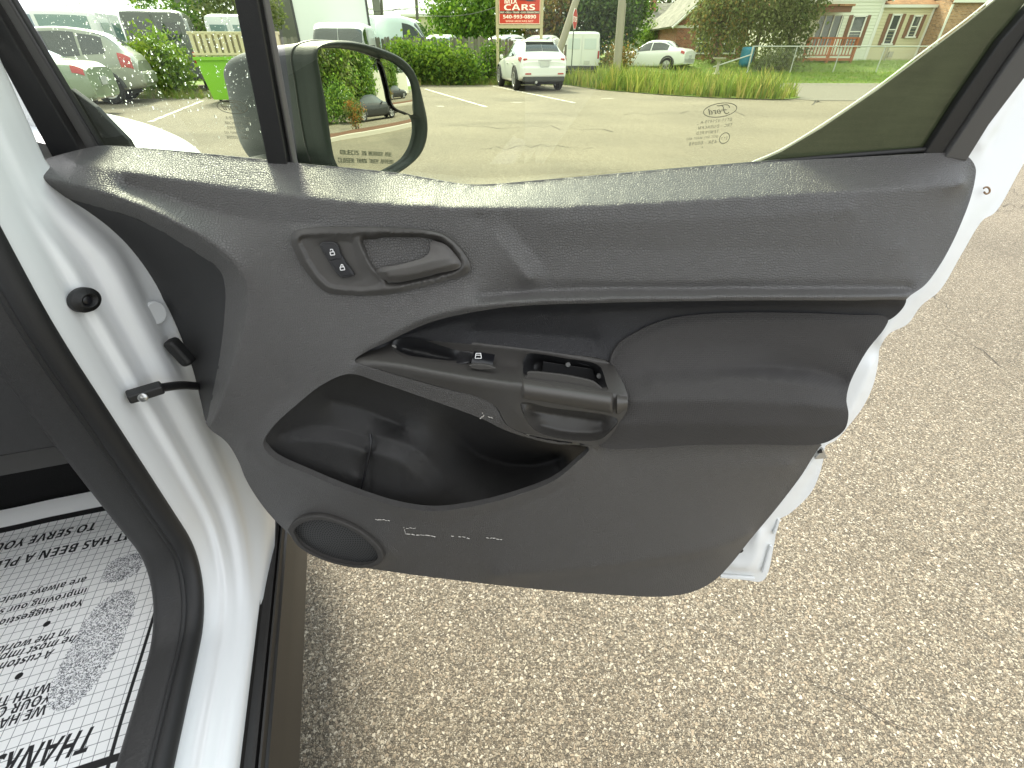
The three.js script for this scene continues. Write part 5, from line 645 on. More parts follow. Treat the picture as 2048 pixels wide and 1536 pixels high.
// ---------------------------------------------------------------- fences, sign, poles
M.oldWood = std({ color: rgb(0.20, 0.19, 0.155), roughness: 0.9, bumpMap: scaled(smudge, 0.3, 2), bumpScale: 0.006 }); M.oldWood2 = std({ color: rgb(0.26, 0.25, 0.21), roughness: 0.9, bumpMap: scaled(smudge, 0.25, 2), bumpScale: 0.006 }); M.oldWood3 = std({ color: rgb(0.15, 0.145, 0.12), roughness: 0.9 });
{
  const t = thing('plank_fence', 'weathered grey vertical plank fence behind the bushes', 'fence', null, [-2.4, 0, -27.2], 0), q = rng(8), gs = [0, 1, 2].map((k) => { const s = new THREE.Shape([[-0.068, 0], [0.068, 0], [0.068, 1.70 + 0.03 * k], [0.04, 1.77 + 0.03 * k], [-0.04, 1.77 + 0.02 * k], [-0.068, 1.70 + 0.02 * k]].map((p) => new THREE.Vector2(...p))); return new THREE.ExtrudeGeometry(s, { depth: 0.02, bevelEnabled: false }); });
  for (let k = 0; k < 98; k++) { const m = part(t, 'plank', gs[k % 3], [M.oldWood, M.oldWood2, M.oldWood, M.oldWood3][Math.floor(q() * 4)]); const x = -9.4 + k * 0.146; m.position.set(x, -0.02, (q() - 0.5) * 0.03 + 0.02); m.rotation.z = (q() - 0.5) * 0.03; m.scale.y = 1.0 - 0.22 * sstep(1.2, 4.6, x) + (q() - 0.5) * 0.03; }
  for (let k = 0; k < 6; k++) part(t, 'fence_post', box(0.1, 1.5, 0.1, -9.3 + k * 2.85, 0.75, -0.08), M.oldWood3); for (const y of [0.4, 1.2]) part(t, 'fence_rail', box(14.3, 0.09, 0.04, -2.3, y, -0.03), M.oldWood3);
}
{ // red dealer sign on two posts
  const t = thing('dealer_sign', 'red MIX CARS sign on two pale wooden posts above the fence', 'sign', null, [0.33, 0, -26], hd(0)); M.pine = std({ color: rgb(0.50, 0.44, 0.27), roughness: 0.85 });
  for (const x of [-0.98, 0.98]) part(t, 'post', box(0.13, 4.4, 0.13, x, 2.2, -0.05, 0.01), M.pine); part(t, 'crossbeam', box(2.06, 0.14, 0.1, 0, 2.14, -0.02, 0.01), M.pine); part(t, 'crossbeam', box(2.06, 0.12, 0.1, 0, 4.0, -0.02, 0.01), M.pine);
  const cv = document.createElement('canvas'); cv.width = 1024; cv.height = 980; const c = cv.getContext('2d'); c.fillStyle = '#c93a22'; c.fillRect(0, 0, 1024, 980); c.strokeStyle = '#f0d9c6'; c.lineWidth = 12; c.strokeRect(8, 8, 1008, 964);
  c.fillStyle = '#26333a'; c.beginPath(); c.ellipse(690, 470, 250, 62, 0, 0, 7); c.fill(); c.fillStyle = '#9c2a1c'; c.beginPath(); c.moveTo(470, 400); c.lineTo(980, 400); c.lineTo(900, 550); c.lineTo(560, 530); c.fill(); c.fillStyle = '#26333a'; c.beginPath(); c.ellipse(760, 470, 150, 66, 0, 0, 7); c.fill(); c.fillStyle = '#e6e2dc'; c.beginPath(); c.ellipse(790, 450, 80, 30, 0, 0, 7); c.fill();
  c.fillStyle = '#fbf4ea'; c.textAlign = 'center'; c.textBaseline = 'middle'; const L = (s, x, y, h, w, f = 'bold') => { c.font = `${f} ${h}px sans-serif`; const m = c.measureText(s).width; c.save(); c.translate(x, y); c.scale(w / m, 1); c.fillText(s, 0, 0); c.restore(); };
  L('MIX', 290, 530, 140, 330); L('CARS', 508, 650, 160, 800); c.fillStyle = '#3b2320'; c.fillRect(16, 716, 992, 60); c.fillStyle = '#f3ead6'; L('BUY • SELL • TRADE • EASY FINANCING', 512, 748, 46, 960); c.fillStyle = '#fbf4ea'; L('540-993-0890', 512, 834, 96, 830); c.fillStyle = '#f6c9b4'; L('WWW.MIXCARS.NET', 512, 922, 56, 700);
  const tx = new THREE.CanvasTexture(cv); tx.colorSpace = THREE.SRGBColorSpace; part(t, 'sign_panel', box(1.80, 1.72, 0.04, 0, 3.08, 0.03), std({ color: rgb(0.5, 0.06, 0.03), roughness: 0.6 })); const f = new THREE.PlaneGeometry(1.80, 1.72); f.translate(0, 3.08, 0.054); part(t, 'sign_face', f, std({ map: tx, roughness: 0.55 }));
}
{ // stop sign seen nearly edge-on
  const t = thing('stop_sign', 'red stop sign seen at a slant on a thin green steel post', 'sign', null, [2.66, 0, -25.2], 1.2), oct = new THREE.CylinderGeometry(0.38, 0.38, 0.012, 8); oct.rotateY(Math.PI / 8); oct.rotateX(Math.PI / 2); oct.translate(0, 2.36, 0.03); part(t, 'sign_plate', oct, M.white);
  const cv = document.createElement('canvas'); cv.width = cv.height = 256; const c = cv.getContext('2d'); c.fillStyle = '#c23128'; c.fillRect(0, 0, 256, 256); c.fillStyle = '#fff'; c.font = 'bold 92px sans-serif'; c.textAlign = 'center'; c.textBaseline = 'middle'; c.fillText('STOP', 128, 130); const tx = new THREE.CanvasTexture(cv); tx.colorSpace = THREE.SRGBColorSpace; const f = new THREE.CircleGeometry(0.355, 8, Math.PI / 8); f.translate(0, 2.36, 0.038); part(t, 'sign_face', f, std({ map: tx, roughness: 0.5 })); part(t, 'post', box(0.06, 2.7, 0.03, 0, 1.35, 0), std({ color: rgb(0.10, 0.12, 0.09), roughness: 0.6 }));
}
M.pole = std({ color: rgb(0.36, 0.33, 0.26), roughness: 0.95, bumpMap: scaled(smudge, 0.6, 3), bumpScale: 0.02 });
single('utility_pole', rod(V(1.72, 0, -26.1), V(3.9, 6.2, -26.2), 0.17, 0.13, 14), M.pole, 'weathered utility pole leaning to one side between the sign and the stop sign', 'pole');
single('utility_pole', merged([rod(V(5.05, 0, -27), V(4.80, 7.5, -27), 0.185, 0.14, 16), rod(V(5.20, 0.0, -26.9), V(5.10, 3.0, -26.9), 0.03, 0.03, 8)]), M.pole, 'upright weathered utility pole with a conduit beside the white panel van', 'pole');
for (const [x, xb, z] of [[759, 762, -46], [829, 834, -42]]) { const a = atZ(x, -60, z), b = atZ(xb, 70, z); b.y = 0; single('distant_pole', merged([rod(b, a, 0.12, 0.10, 10), rod(a.clone().add(V(-0.9, -0.5, 0)), a.clone().add(V(0.9, -0.5, 0)), 0.06, 0.06, 6)]), M.oldWood3, x < 800 ? 'thin far utility pole just past the box truck' : 'thin far utility pole over the pale blue van', 'pole', 'far poles carrying the wires'); }
{ const wire = (a, b, z, s) => { const A = atZ(a[0], a[1], z), B = atZ(b[0], b[1], z - 3), P = []; for (let k = 0; k <= 12; k++) { const p = A.clone().lerp(B, k / 12); p.y -= s * 4 * (k / 12) * (1 - k / 12); P.push(p); } return tube(P, 0.014, 5, 36); };
  [[[640, 30], [1000, -14], 'rising towards the sign'], [[640, 22], [880, 4], 'lowest on the side of the box truck'], [[700, 40], [835, -2], 'crossing to the far pole'], [[760, 16], [1000, 4], 'nearest the tree tops'], [[834, 20], [1000, -30], 'steepest over the trees'], [[834, 27], [996, 12], 'sagging in front of the trees']].forEach(([a, b, l], i) => single('power_wire', wire(a, b, i === 5 ? -30 : -42, 0.25), M.clad, `thin overhead power wire ${l}`, 'wire', 'overhead wires')); }
{ // chain-link fence along the lawn
  const t = thing('chain_link_fence', 'galvanised chain-link fence along the lawn before the houses', 'fence', null, [17, 0, -30], 0); M.galv = std({ color: rgb(0.55, 0.57, 0.53), roughness: 0.5, metalness: 0.3 });
  const y0 = (x) => terrainY(x, -30), X = [12.6, 14.9, 17.2, 19.5, 21.8, 24.1], top = (x) => y0(x) + 1.14;
  for (const x of X) part(t, 'fence_post', rod(V(x - 17, y0(x) - 0.1, 0), V(x - 17, top(x), 0), x === 12.6 ? 0.045 : 0.028, undefined, 8), M.galv);
  part(t, 'top_rail', rod(V(12.6 - 17, top(12.6), 0), V(24.1 - 17, top(24.1), 0), 0.026, undefined, 8), M.galv); part(t, 'brace', rod(V(12.6 - 17, top(12.6) - 0.35, 0.02), V(12.6 - 18.9, y0(12) + 0.25, 0.1), 0.03), M.galv);
  const w = []; for (let k = 0; k < 104; k++) { const x = 12.7 + k * 0.11; for (const s of [1, -1]) { const x1 = clamp(x + s * 1.05, 12.6, 24.1), f = Math.abs(x1 - x) / 1.05; if (f < 0.05) continue; w.push(rod(V(x - 17, y0(x) + 0.03, 0), V(x1 - 17, y0(x) + 0.03 + 1.05 * f, 0), 0.0022, 0.0022, 3)); } } const m = part(t, 'wire_mesh', merged(w), M.galv); m.userData.kind = 'stuff';
}
// ---------------------------------------------------------------- houses
M.sidingW = std({ color: rgb(0.74, 0.76, 0.66), roughness: 0.7 }); M.sidingT = std({ color: rgb(0.62, 0.57, 0.39), roughness: 0.75 }); M.wallW = std({ color: rgb(0.72, 0.72, 0.68), roughness: 0.8 }); M.trimW = std({ color: rgb(0.78, 0.78, 0.74), roughness: 0.6 }); M.shutter = std({ color: rgb(0.20, 0.10, 0.06), roughness: 0.7 }); M.pane = phy({ color: rgb(0.06, 0.075, 0.075), roughness: 0.05, clearcoat: 1, clearcoatRoughness: 0.02 });
const brickTex = (a, b) => dataTex(512, (i, j, c) => { const row = Math.floor(j / 32), x = i + (row & 1) * 32, m = (j % 32 < 4 || x % 64 < 4), k = 0.75 + 0.5 * hash(Math.floor(x / 64) % 8, row, 3) + 0.2 * (hash(i, j, 4) - 0.5); for (let q = 0; q < 3; q++) c[q] = toS(m ? [0.42, 0.38, 0.32][q] : mixf(a[q], b[q], hash(Math.floor(x / 64) % 8, row, 9)) * k); }, { srgb: true });
M.brickRed = std({ map: scaled(brickTex([0.36, 0.13, 0.075], [0.30, 0.11, 0.07]), 1.6, 1.2), roughness: 0.9 }); M.brickTan = std({ map: scaled(brickTex([0.46, 0.27, 0.15], [0.36, 0.20, 0.11]), 1.6, 1.2), roughness: 0.9 });
const shingle = (r, g, b) => std({ map: scaled(dataTex(256, (i, j, c) => { const row = Math.floor(j / 16), k = (0.7 + 0.5 * hash(Math.floor((i + (row & 1) * 16) / 32), row, 5)) * (j % 16 < 2 ? 0.6 : 1) * (0.9 + 0.2 * hash(i, j, 6)); c[0] = toS(r * k); c[1] = toS(g * k); c[2] = toS(b * k); }, { srgb: true }), 2), roughness: 0.95 });
M.roofGrey = shingle(0.23, 0.22, 0.19); M.roofBrown = shingle(0.36, 0.19, 0.10);
const metric = (g) => { const p = g.attributes.position, n = g.attributes.normal, u = []; for (let i = 0; i < p.count; i++) u.push(Math.abs(n.getX(i)) > 0.7 ? p.getZ(i) : p.getX(i), Math.abs(n.getY(i)) > 0.9 ? p.getZ(i) : p.getY(i)); g.setAttribute('uv', new THREE.Float32BufferAttribute(u, 2)); return g; };
function house(name, label, x0, x1, zf, depth, y0, yE, yR, { wall, roof, gable = 'side', siding = null, over = 0.35 }) {
  const t = thing(name, label, 'house', null, [(x0 + x1) / 2, y0, zf - depth / 2]), w = x1 - x0, h = yE - y0, r = yR - y0;
  part(t, 'wall', metric(box(w, h, depth, 0, h / 2, 0)), wall);
  const roofSlab = (a, b, len, along) => { const d = b.clone().sub(a), g = box(along === 'x' ? len : d.length(), 0.12, along === 'x' ? d.length() : len); metric(g); if (along === 'x') g.rotateX(-Math.atan2(d.y, d.z)); else g.rotateZ(Math.atan2(d.y, d.x)); const m = a.clone().add(b).multiplyScalar(0.5); g.translate(m.x, m.y, m.z); return g; };
  if (gable === 'side') { part(t, 'roof', merged([roofSlab(V(0, h - 0.1, depth / 2 + over), V(0, r, 0), w + over, 'x'), roofSlab(V(0, r, 0), V(0, h - 0.1, -depth / 2 - over), w + over, 'x')]), roof); }
  else { const s = new THREE.Shape([new THREE.Vector2(-w / 2, 0), new THREE.Vector2(w / 2, 0), new THREE.Vector2(0, r - h)]), g = new THREE.ExtrudeGeometry(s, { depth: depth - 0.02, bevelEnabled: false }); g.translate(0, h, -depth / 2 + 0.01); part(t, 'gable', metric(g), wall); part(t, 'roof', merged([roofSlab(V(-w / 2 - over, h - 0.15, 0), V(0, r + 0.06, 0), depth + over * 2, 'z'), roofSlab(V(0, r + 0.06, 0), V(w / 2 + over, h - 0.15, 0), depth + over * 2, 'z')]), roof); part(t, 'barge_board', merged([-1, 1].map((s) => rod(V(s * (w / 2 + over), h - 0.2, depth / 2 + over), V(0, r, depth / 2 + over), 0.08, 0.08, 4))), M.trimW); }
  part(t, 'fascia', box(w + over, 0.14, 0.05, 0, h - 0.12, depth / 2 + (gable === 'side' ? over : 0.03)), M.trimW); part(t, 'foundation', box(w + 0.06, 0.35, depth + 0.06, 0, 0.05, 0), M.kerb);
  if (siding) { const bg = box(w + 0.03, 0.15, 0.03); bg.rotateX(-0.12); for (let y = 0.28; y < (gable === 'side' ? h : r) - 0.1; y += 0.155) { const b = part(t, 'siding_board', bg, siding); b.position.set(0, y, depth / 2 + 0.02); if (y > h) b.scale.x = Math.max(0.05, 1 - (y - h) / (r - h)); } part(t, 'corner_board', box(0.12, h, 0.06, -w / 2, h / 2, depth / 2 + 0.03), M.trimW); part(t, 'corner_board', box(0.12, h, 0.06, w / 2, h / 2, depth / 2 + 0.03), M.trimW); }
  t.userData.front = undefined; delete t.userData.front; t.D = depth; return t;
}
function houseWindow(t, x, y, w, h, shutters = null, D = t.D) {
  const f = part(t, 'window', merged([box(w + 0.12, 0.08, 0.1, x, y + h / 2, D / 2 + 0.05), box(w + 0.2, 0.08, 0.14, x, y - h / 2, D / 2 + 0.06), box(0.08, h, 0.1, x - w / 2, y, D / 2 + 0.05), box(0.08, h, 0.1, x + w / 2, y, D / 2 + 0.05), box(w, 0.05, 0.07, x, y, D / 2 + 0.045)]), M.trimW);
  part(f, 'pane', box(w - 0.06, h / 2 - 0.06, 0.015, x, y + h / 4, D / 2 + 0.04), M.pane); part(f, 'pane', box(w - 0.06, h / 2 - 0.06, 0.015, x, y - h / 4, D / 2 + 0.035), M.pane);
  if (shutters) for (const s of [-1, 1]) part(t, 'shutter', box(0.22, h + 0.1, 0.05, x + s * (w / 2 + 0.17), y, D / 2 + 0.05, 0.01), shutters);
}
{
  const a = house('house', 'small white house with a grey shingled roof and brick chimney behind the white low car', 9.0, 14.2, -45, 7, 0.45, 2.65, 4.4, { wall: M.wallW, roof: M.roofGrey }); houseWindow(a, -1.1, 1.25, 0.5, 1.3); houseWindow(a, -0.6, 1.25, 0.5, 1.3); houseWindow(a, 1.2, 1.25, 0.45, 1.0); houseWindow(a, 1.7, 1.25, 0.45, 1.0); part(a, 'chimney', metric(box(0.4, 1.7, 0.5, -0.4, 4.2, 1.0)), M.brickRed);
  const b = house('house', 'red brick house with a front gable half hidden by the olive tree', 10.9, 15.6, -38.5, 7, 0.45, 2.7, 4.9, { wall: M.brickRed, roof: M.roofGrey, gable: 'front', over: 0.5 }); houseWindow(b, -0.5, 1.3, 0.8, 1.2); houseWindow(b, 1.3, 1.3, 0.8, 1.2);
  const c = house('house', 'house with white lap siding, brown shutters and a shaded porch', 17.6, 22.3, -36, 8, 0.5, 3.9, 6.6, { wall: M.sidingW, roof: M.roofBrown, siding: M.sidingW, gable: 'front' }); houseWindow(c, 1.2, 1.75, 0.75, 1.5, M.shutter);
  part(c, 'porch_opening', box(1.5, 1.5, 0.06, -0.55, 1.75, c.D / 2 + 0.05), M.pane); for (const x of [-1.3, -0.9, -0.4, 0.1]) part(c, 'porch_mullion', box(0.06, 1.6, 0.08, x, 1.75, c.D / 2 + 0.1), M.trimW); const pr = box(2.4, 0.1, 1.3, -1.2, 2.95, c.D / 2 + 0.6); part(c, 'porch_roof', metric(pr), M.roofBrown); part(c, 'porch_beam', box(2.2, 0.26, 0.12, -1.2, 2.76, c.D / 2 + 1.1), M.shutter);
  const d = house('house', 'tan sided house wing with two brown-framed windows', 22.5, 25.6, -36.2, 8, 0.5, 3.6, 5.2, { wall: M.sidingT, roof: M.roofBrown, siding: M.sidingT, over: 0.16 }); houseWindow(d, -0.55, 1.85, 0.5, 1.45, M.shutter); houseWindow(d, 0.75, 2.0, 0.45, 1.05, M.shutter); part(d, 'meter_pipe', merged([rod(V(-0.55, 0.2, d.D / 2 + 0.12), V(-0.55, 0.95, d.D / 2 + 0.12), 0.03), rod(V(-0.35, 0.2, d.D / 2 + 0.12), V(-0.35, 1.0, d.D / 2 + 0.12), 0.03), box(0.25, 0.3, 0.12, -0.1, 0.6, d.D / 2 + 0.12)]), M.kerb);
  const e = house('house', 'tan brick house at the end of the row with white framed windows', 25.7, 33, -35, 9, 0.5, 3.75, 5.8, { wall: M.brickTan, roof: M.roofBrown, over: 0.2 }); houseWindow(e, -1.7, 1.75, 0.8, 1.7); houseWindow(e, -0.5, 1.75, 0.8, 1.7); part(e, 'downspout', rod(V(-3.62, 0.1, e.D / 2 + 0.06), V(-3.62, 3.0, e.D / 2 + 0.06), 0.06), M.trimW);
}
{ // red-brown deck with rails
  const t = thing('wooden_deck', 'red brown wooden deck with railing before the white sided house', 'deck', null, [18.3, 0.45, -33.4]); M.deck = std({ color: rgb(0.36, 0.12, 0.05), roughness: 0.8 });
  part(t, 'deck_floor', box(2.9, 0.12, 2.2, 0, 0.42, -0.6), M.deck); for (const x of [-1.4, 0, 1.4]) part(t, 'deck_post', box(0.13, 1.45, 0.13, x, 0.72, 0.45), M.deck); part(t, 'deck_rail', box(2.9, 0.08, 0.1, 0, 1.42, 0.45), M.deck); part(t, 'deck_rail', box(2.9, 0.06, 0.06, 0, 0.62, 0.45), M.deck); for (let k = 0; k < 15; k++) part(t, 'baluster', box(0.045, 0.8, 0.045, -1.3 + k * 0.186, 1.02, 0.45), M.deck);
}
{ const g = new THREE.LatheGeometry([[0, 0], [0.2, 0], [0.18, 0.06], [0.08, 0.12], [0.07, 0.5], [0.1, 0.6], [0.3, 0.68], [0.32, 0.74], [0.28, 0.74], [0.22, 0.7], [0, 0.69]].map((q) => new THREE.Vector2(...q)), 24), p = atZ(1436, 131, -29.5); g.translate(p.x, terrainY(p.x, p.z), p.z); single('birdbath', g, M.kerb, 'pale stone birdbath on the lawn by the weeds', 'birdbath'); }
{ const g = new THREE.LatheGeometry([[0, 0], [0.3, 0], [0.33, 0.2], [0.33, 0.75], [0.3, 0.9], [0, 0.9]].map((q) => new THREE.Vector2(...q)), 20), p = atZ(1492, 118, -31.5); g.translate(p.x, terrainY(p.x, p.z), p.z); single('barrel', g, std({ color: rgb(0.03, 0.22, 0.32), roughness: 0.5 }), 'blue barrel at the foot of the olive tree', 'barrel'); }
// dark long building far behind the vans
{ const t = thing('warehouse', 'long dull grey building above the vans on the far side', 'building', null, [-17.5, 0, -46]); part(t, 'wall', box(13, 5.6, 8, 0, 2.8, 0), std({ color: rgb(0.17, 0.17, 0.15), roughness: 0.85 })); part(t, 'roof', box(13.6, 0.25, 8.6, 0, 5.7, 0), M.clad); }
{ const t = thing('warehouse', 'low cream building far behind the pale blue van', 'building', null, [-6.2, 0, -62]); part(t, 'wall', box(9, 4.1, 8, 0, 2.05, 0), std({ color: rgb(0.62, 0.58, 0.42), roughness: 0.85 })); part(t, 'roof', box(9.4, 0.2, 8.4, 0, 4.15, 0), M.trimW); }
// ---------------------------------------------------------------- plants: crowns of many small folded leaves with gaps between clumps
M.leaf = phy({ color: rgb(1, 1, 1), vertexColors: true, roughness: 0.85, transmission: 0.45, thickness: 0, specularIntensity: 0.4 });
M.bark = std({ color: rgb(0.14, 0.11, 0.08), roughness: 0.95, bumpMap: scaled(smudge, 0.3, 0.8), bumpScale: 0.01 });
function crown(blobs, count, size, tones, seed, droop = 0) {
  const q = rng(seed), pos = [], col = [], idx = [], nor = [], vol = blobs.map((b) => b[3] * b[4] * b[5]), tot = vol.reduce((a, v) => a + v, 0);
  const clumps = []; for (let k = 0; k < Math.max(20, count / 34); k++) { let r = q() * tot, i = 0; while (i < blobs.length - 1 && (r -= vol[i]) > 0) i++; const b = blobs[i], th = q() * 6.283, ph = Math.acos(2 * q() - 1), rr = 0.45 + 0.55 * Math.sqrt(q()); clumps.push([b[0] + b[3] * rr * Math.sin(ph) * Math.cos(th), b[1] + b[4] * rr * Math.cos(ph), b[2] + b[5] * rr * Math.sin(ph) * Math.sin(th), size * (2.0 + 2.4 * q()), q()]); }
  const d = V(0, 0, 0), a = V(0, 0, 0), b = V(0, 0, 0);
  for (let k = 0; k < count; k++) {
    const c = clumps[Math.floor(q() * clumps.length)], g = () => (q() + q() + q() - 1.5) * 0.9, s = size * (0.55 + 0.8 * q()), x = c[0] + g() * c[3], y = c[1] + g() * c[3] * (1 + droop), z = c[2] + g() * c[3];
    d.set(q() - 0.5, q() - 0.5 - droop, q() - 0.5).normalize(); a.set(q() - 0.5, q() - 0.5, q() - 0.5).cross(d).normalize(); b.copy(d).cross(a);
    const t = tones[Math.floor(clamp(c[4] * 0.65 + q() * 0.35, 0, 0.999) * tones.length)], v = 0.75 + 0.5 * q(), n = pos.length / 3;
    for (const [u, w, h] of [[0, 0, 0], [0.5, 0.32, 0.09], [1, 0, 0], [0.5, -0.32, 0.09]]) { pos.push(x + (d.x * u + a.x * w + b.x * h) * s, y + (d.y * u + a.y * w + b.y * h) * s, z + (d.z * u + a.z * w + b.z * h) * s); col.push(t[0] * v, t[1] * v, t[2] * v); }
    idx.push(n, n + 1, n + 2, n, n + 2, n + 3);
  }
  const geo = new THREE.BufferGeometry(); geo.setAttribute('position', new THREE.Float32BufferAttribute(pos, 3)); geo.setAttribute('color', new THREE.Float32BufferAttribute(col, 3)); geo.setIndex(idx); geo.computeVertexNormals(); geo.setAttribute('uv', new THREE.Float32BufferAttribute(new Float32Array(pos.length / 3 * 2), 2)); return geo;
}
const T = { fresh: [[0.13, 0.25, 0.025], [0.18, 0.31, 0.03], [0.08, 0.17, 0.022], [0.25, 0.36, 0.04]], olive: [[0.19, 0.235, 0.07], [0.15, 0.195, 0.05], [0.25, 0.28, 0.10], [0.12, 0.16, 0.045]], dark: [[0.055, 0.10, 0.025], [0.075, 0.13, 0.03], [0.11, 0.16, 0.04]], lime: [[0.22, 0.34, 0.03], [0.16, 0.27, 0.025], [0.27, 0.36, 0.04]], rust: [[0.26, 0.20, 0.05], [0.18, 0.19, 0.045], [0.29, 0.18, 0.045], [0.14, 0.16, 0.04]] };
function plant(name, label, category, group, pos, blobs, count, size, tones, seed, { trunk = 0, h = 0, droop = 0 } = {}) {
  const t = thing(name, label, category, group, pos); part(t, 'crown', crown(blobs, count, size, tones, seed, droop), M.leaf);
  const q = rng(seed + 1), list = []; if (trunk) { list.push(rod(V(0, -0.1, 0), V(0.05, h, 0), trunk, trunk * 0.6, 9)); for (let k = 0; k < 7; k++) { const b = blobs[k % blobs.length]; list.push(rod(V(0.02, h * (0.55 + 0.4 * q()), 0), V(b[0] + (q() - 0.5) * b[3], b[1] + (q() - 0.3) * b[4] * 0.8, b[2] + (q() - 0.5) * b[5]), trunk * 0.45, trunk * 0.12, 6)); } } else for (let k = 0; k < 6; k++) { const b = blobs[k % blobs.length]; list.push(rod(V((q() - 0.5) * 0.3, -0.05, (q() - 0.5) * 0.3), V(b[0] + (q() - 0.5) * b[3], b[1] + b[4] * 0.3, b[2] + (q() - 0.5) * b[5]), 0.02, 0.008, 5)); }
  part(t, trunk ? 'trunk' : 'stem', merged(list), M.bark); return t;
}
const G0 = (x, z) => [x, terrainY(x, z), z];
plant('bush', 'broad fresh green bush in front of the plank fence beside the door mirror', 'bush', 'bushes along the plank fence', [-4.55, 0, -25.6], [[0, 0.75, 0, 0.95, 0.75, 0.7], [-0.5, 1.05, 0, 0.55, 0.55, 0.5], [0.7, 0.9, 0.1, 0.6, 0.6, 0.5]], 5200, 0.15, T.fresh.concat(T.lime), 101);
plant('bush', 'fresh green bush nearest the white SUV, in front of the fence', 'bush', 'bushes along the plank fence', [-2.75, 0, -25.4], [[0, 0.65, 0, 0.95, 0.65, 0.7], [-0.55, 0.95, 0, 0.6, 0.5, 0.5], [0.75, 0.6, 0.1, 0.5, 0.5, 0.5]], 5200, 0.15, T.fresh.concat(T.lime), 102);
plant('bush', 'thin climbing bush on the fence between the wide bush and the white SUV', 'bush', 'bushes along the plank fence', [-1.15, 0, -26.4], [[0, 0.7, 0, 0.5, 0.7, 0.3], [0.3, 1.2, 0, 0.4, 0.3, 0.25]], 1500, 0.12, T.fresh, 103);
plant('bush', 'yellow green bush between the silver SUV and the lime dumpster', 'bush', null, [-11.55, 0, -18.6], [[0, 0.7, 0, 0.75, 0.7, 0.7], [0.1, 1.2, 0, 0.45, 0.5, 0.45], [-0.45, 0.8, 0.2, 0.4, 0.45, 0.4]], 4200, 0.14, T.lime, 104);
const oliveTrees = [[11.6, -32.6, 'olive green drooping tree in front of the red brick gable', 1.5], [14.1, -33.2, 'tallest olive green drooping tree, in the middle of the lawn trees', 1.9], [16.1, -33.6, 'dark olive tree beside the wooden deck', 1.4]];
oliveTrees.forEach(([x, z, l, r], i) => plant('drooping_tree', l, 'tree', 'olive trees on the lawn', G0(x, z), [[0, 1.5, 0, r, 1.5, 1.2], [0.2, 2.9, 0, r * 1.05, 1.4, 1.3], [-0.5, 2.2, 0.3, r * 0.9, 1.0, 1.0], [0.3, 4.0, 0, r * 0.8, 1.1, 1.0]], 6500, 0.17, i === 2 ? T.dark.concat(T.olive) : i ? T.olive : T.olive.concat(T.rust.slice(0, 2)), 110 + i, { trunk: 0.14, h: 2.6, droop: 0.45 }));
for (const [x, z, r, h, tn, l, s] of [[-3.2, -38, 1.9, 3.3, T.fresh, 'bright green tree behind the fence nearest the wires', 120], [-0.6, -39, 2.2, 3.4, T.fresh, 'bright green tree behind the red sign', 121], [2.6, -38, 1.8, 3.0, T.rust, 'yellowing tree between the sign and the leaning pole', 122], [5.0, -37, 1.9, 2.9, T.dark, 'dark green tree over the white panel van', 123], [7.0, -38, 1.6, 2.6, T.dark.concat(T.fresh), 'dark green tree beside the upright pole', 124], [-20.5, -38, 3.2, 3.6, T.fresh, 'far green tree above the long white van', 125], [-16.5, -36, 2.2, 3.4, T.olive, 'far olive tree above the dark grey van', 126], [14.5, -56, 4.0, 5.6, T.dark, 'tall dark tree behind the grey-roofed house', 127], [21, -58, 4.5, 5.6, T.fresh, 'tall green tree behind the sided houses', 128]])
  plant('lot_tree', l, 'tree', 'trees round the lot', G0(x, z), [[0, h, 0, r, r * 0.85, r], [-r * 0.5, h * 0.75, 0.2, r * 0.7, r * 0.6, r * 0.7], [r * 0.5, h * 1.1, 0, r * 0.7, r * 0.7, r * 0.7], [0, h * 0.45, 0.2, r * 0.7, h * 0.35, r * 0.6]], 5200, 0.24, tn, s, { trunk: 0.16, h: h * 0.8 });
plant('shrub', 'clipped yellow green shrub against the white house wall', 'shrub', null, G0(10.45, -43.8), [[0, 1.3, 0, 0.75, 0.5, 0.5], [0.3, 1.0, 0, 0.5, 0.5, 0.4]], 1200, 0.16, T.lime, 130);
plant('shrub', 'dry brown shrub at the foot of the upright pole', 'shrub', null, G0(5.5, -29.5), [[0, 0.7, 0, 0.7, 0.6, 0.5]], 1400, 0.14, T.rust, 131);
plant('shrub', 'grey green shrub along the chain-link fence post', 'shrub', null, G0(13.9, -30.6), [[0, 0.4, 0, 0.9, 0.45, 0.5], [1.3, 0.35, 0, 0.9, 0.4, 0.5]], 2200, 0.12, T.olive, 132);
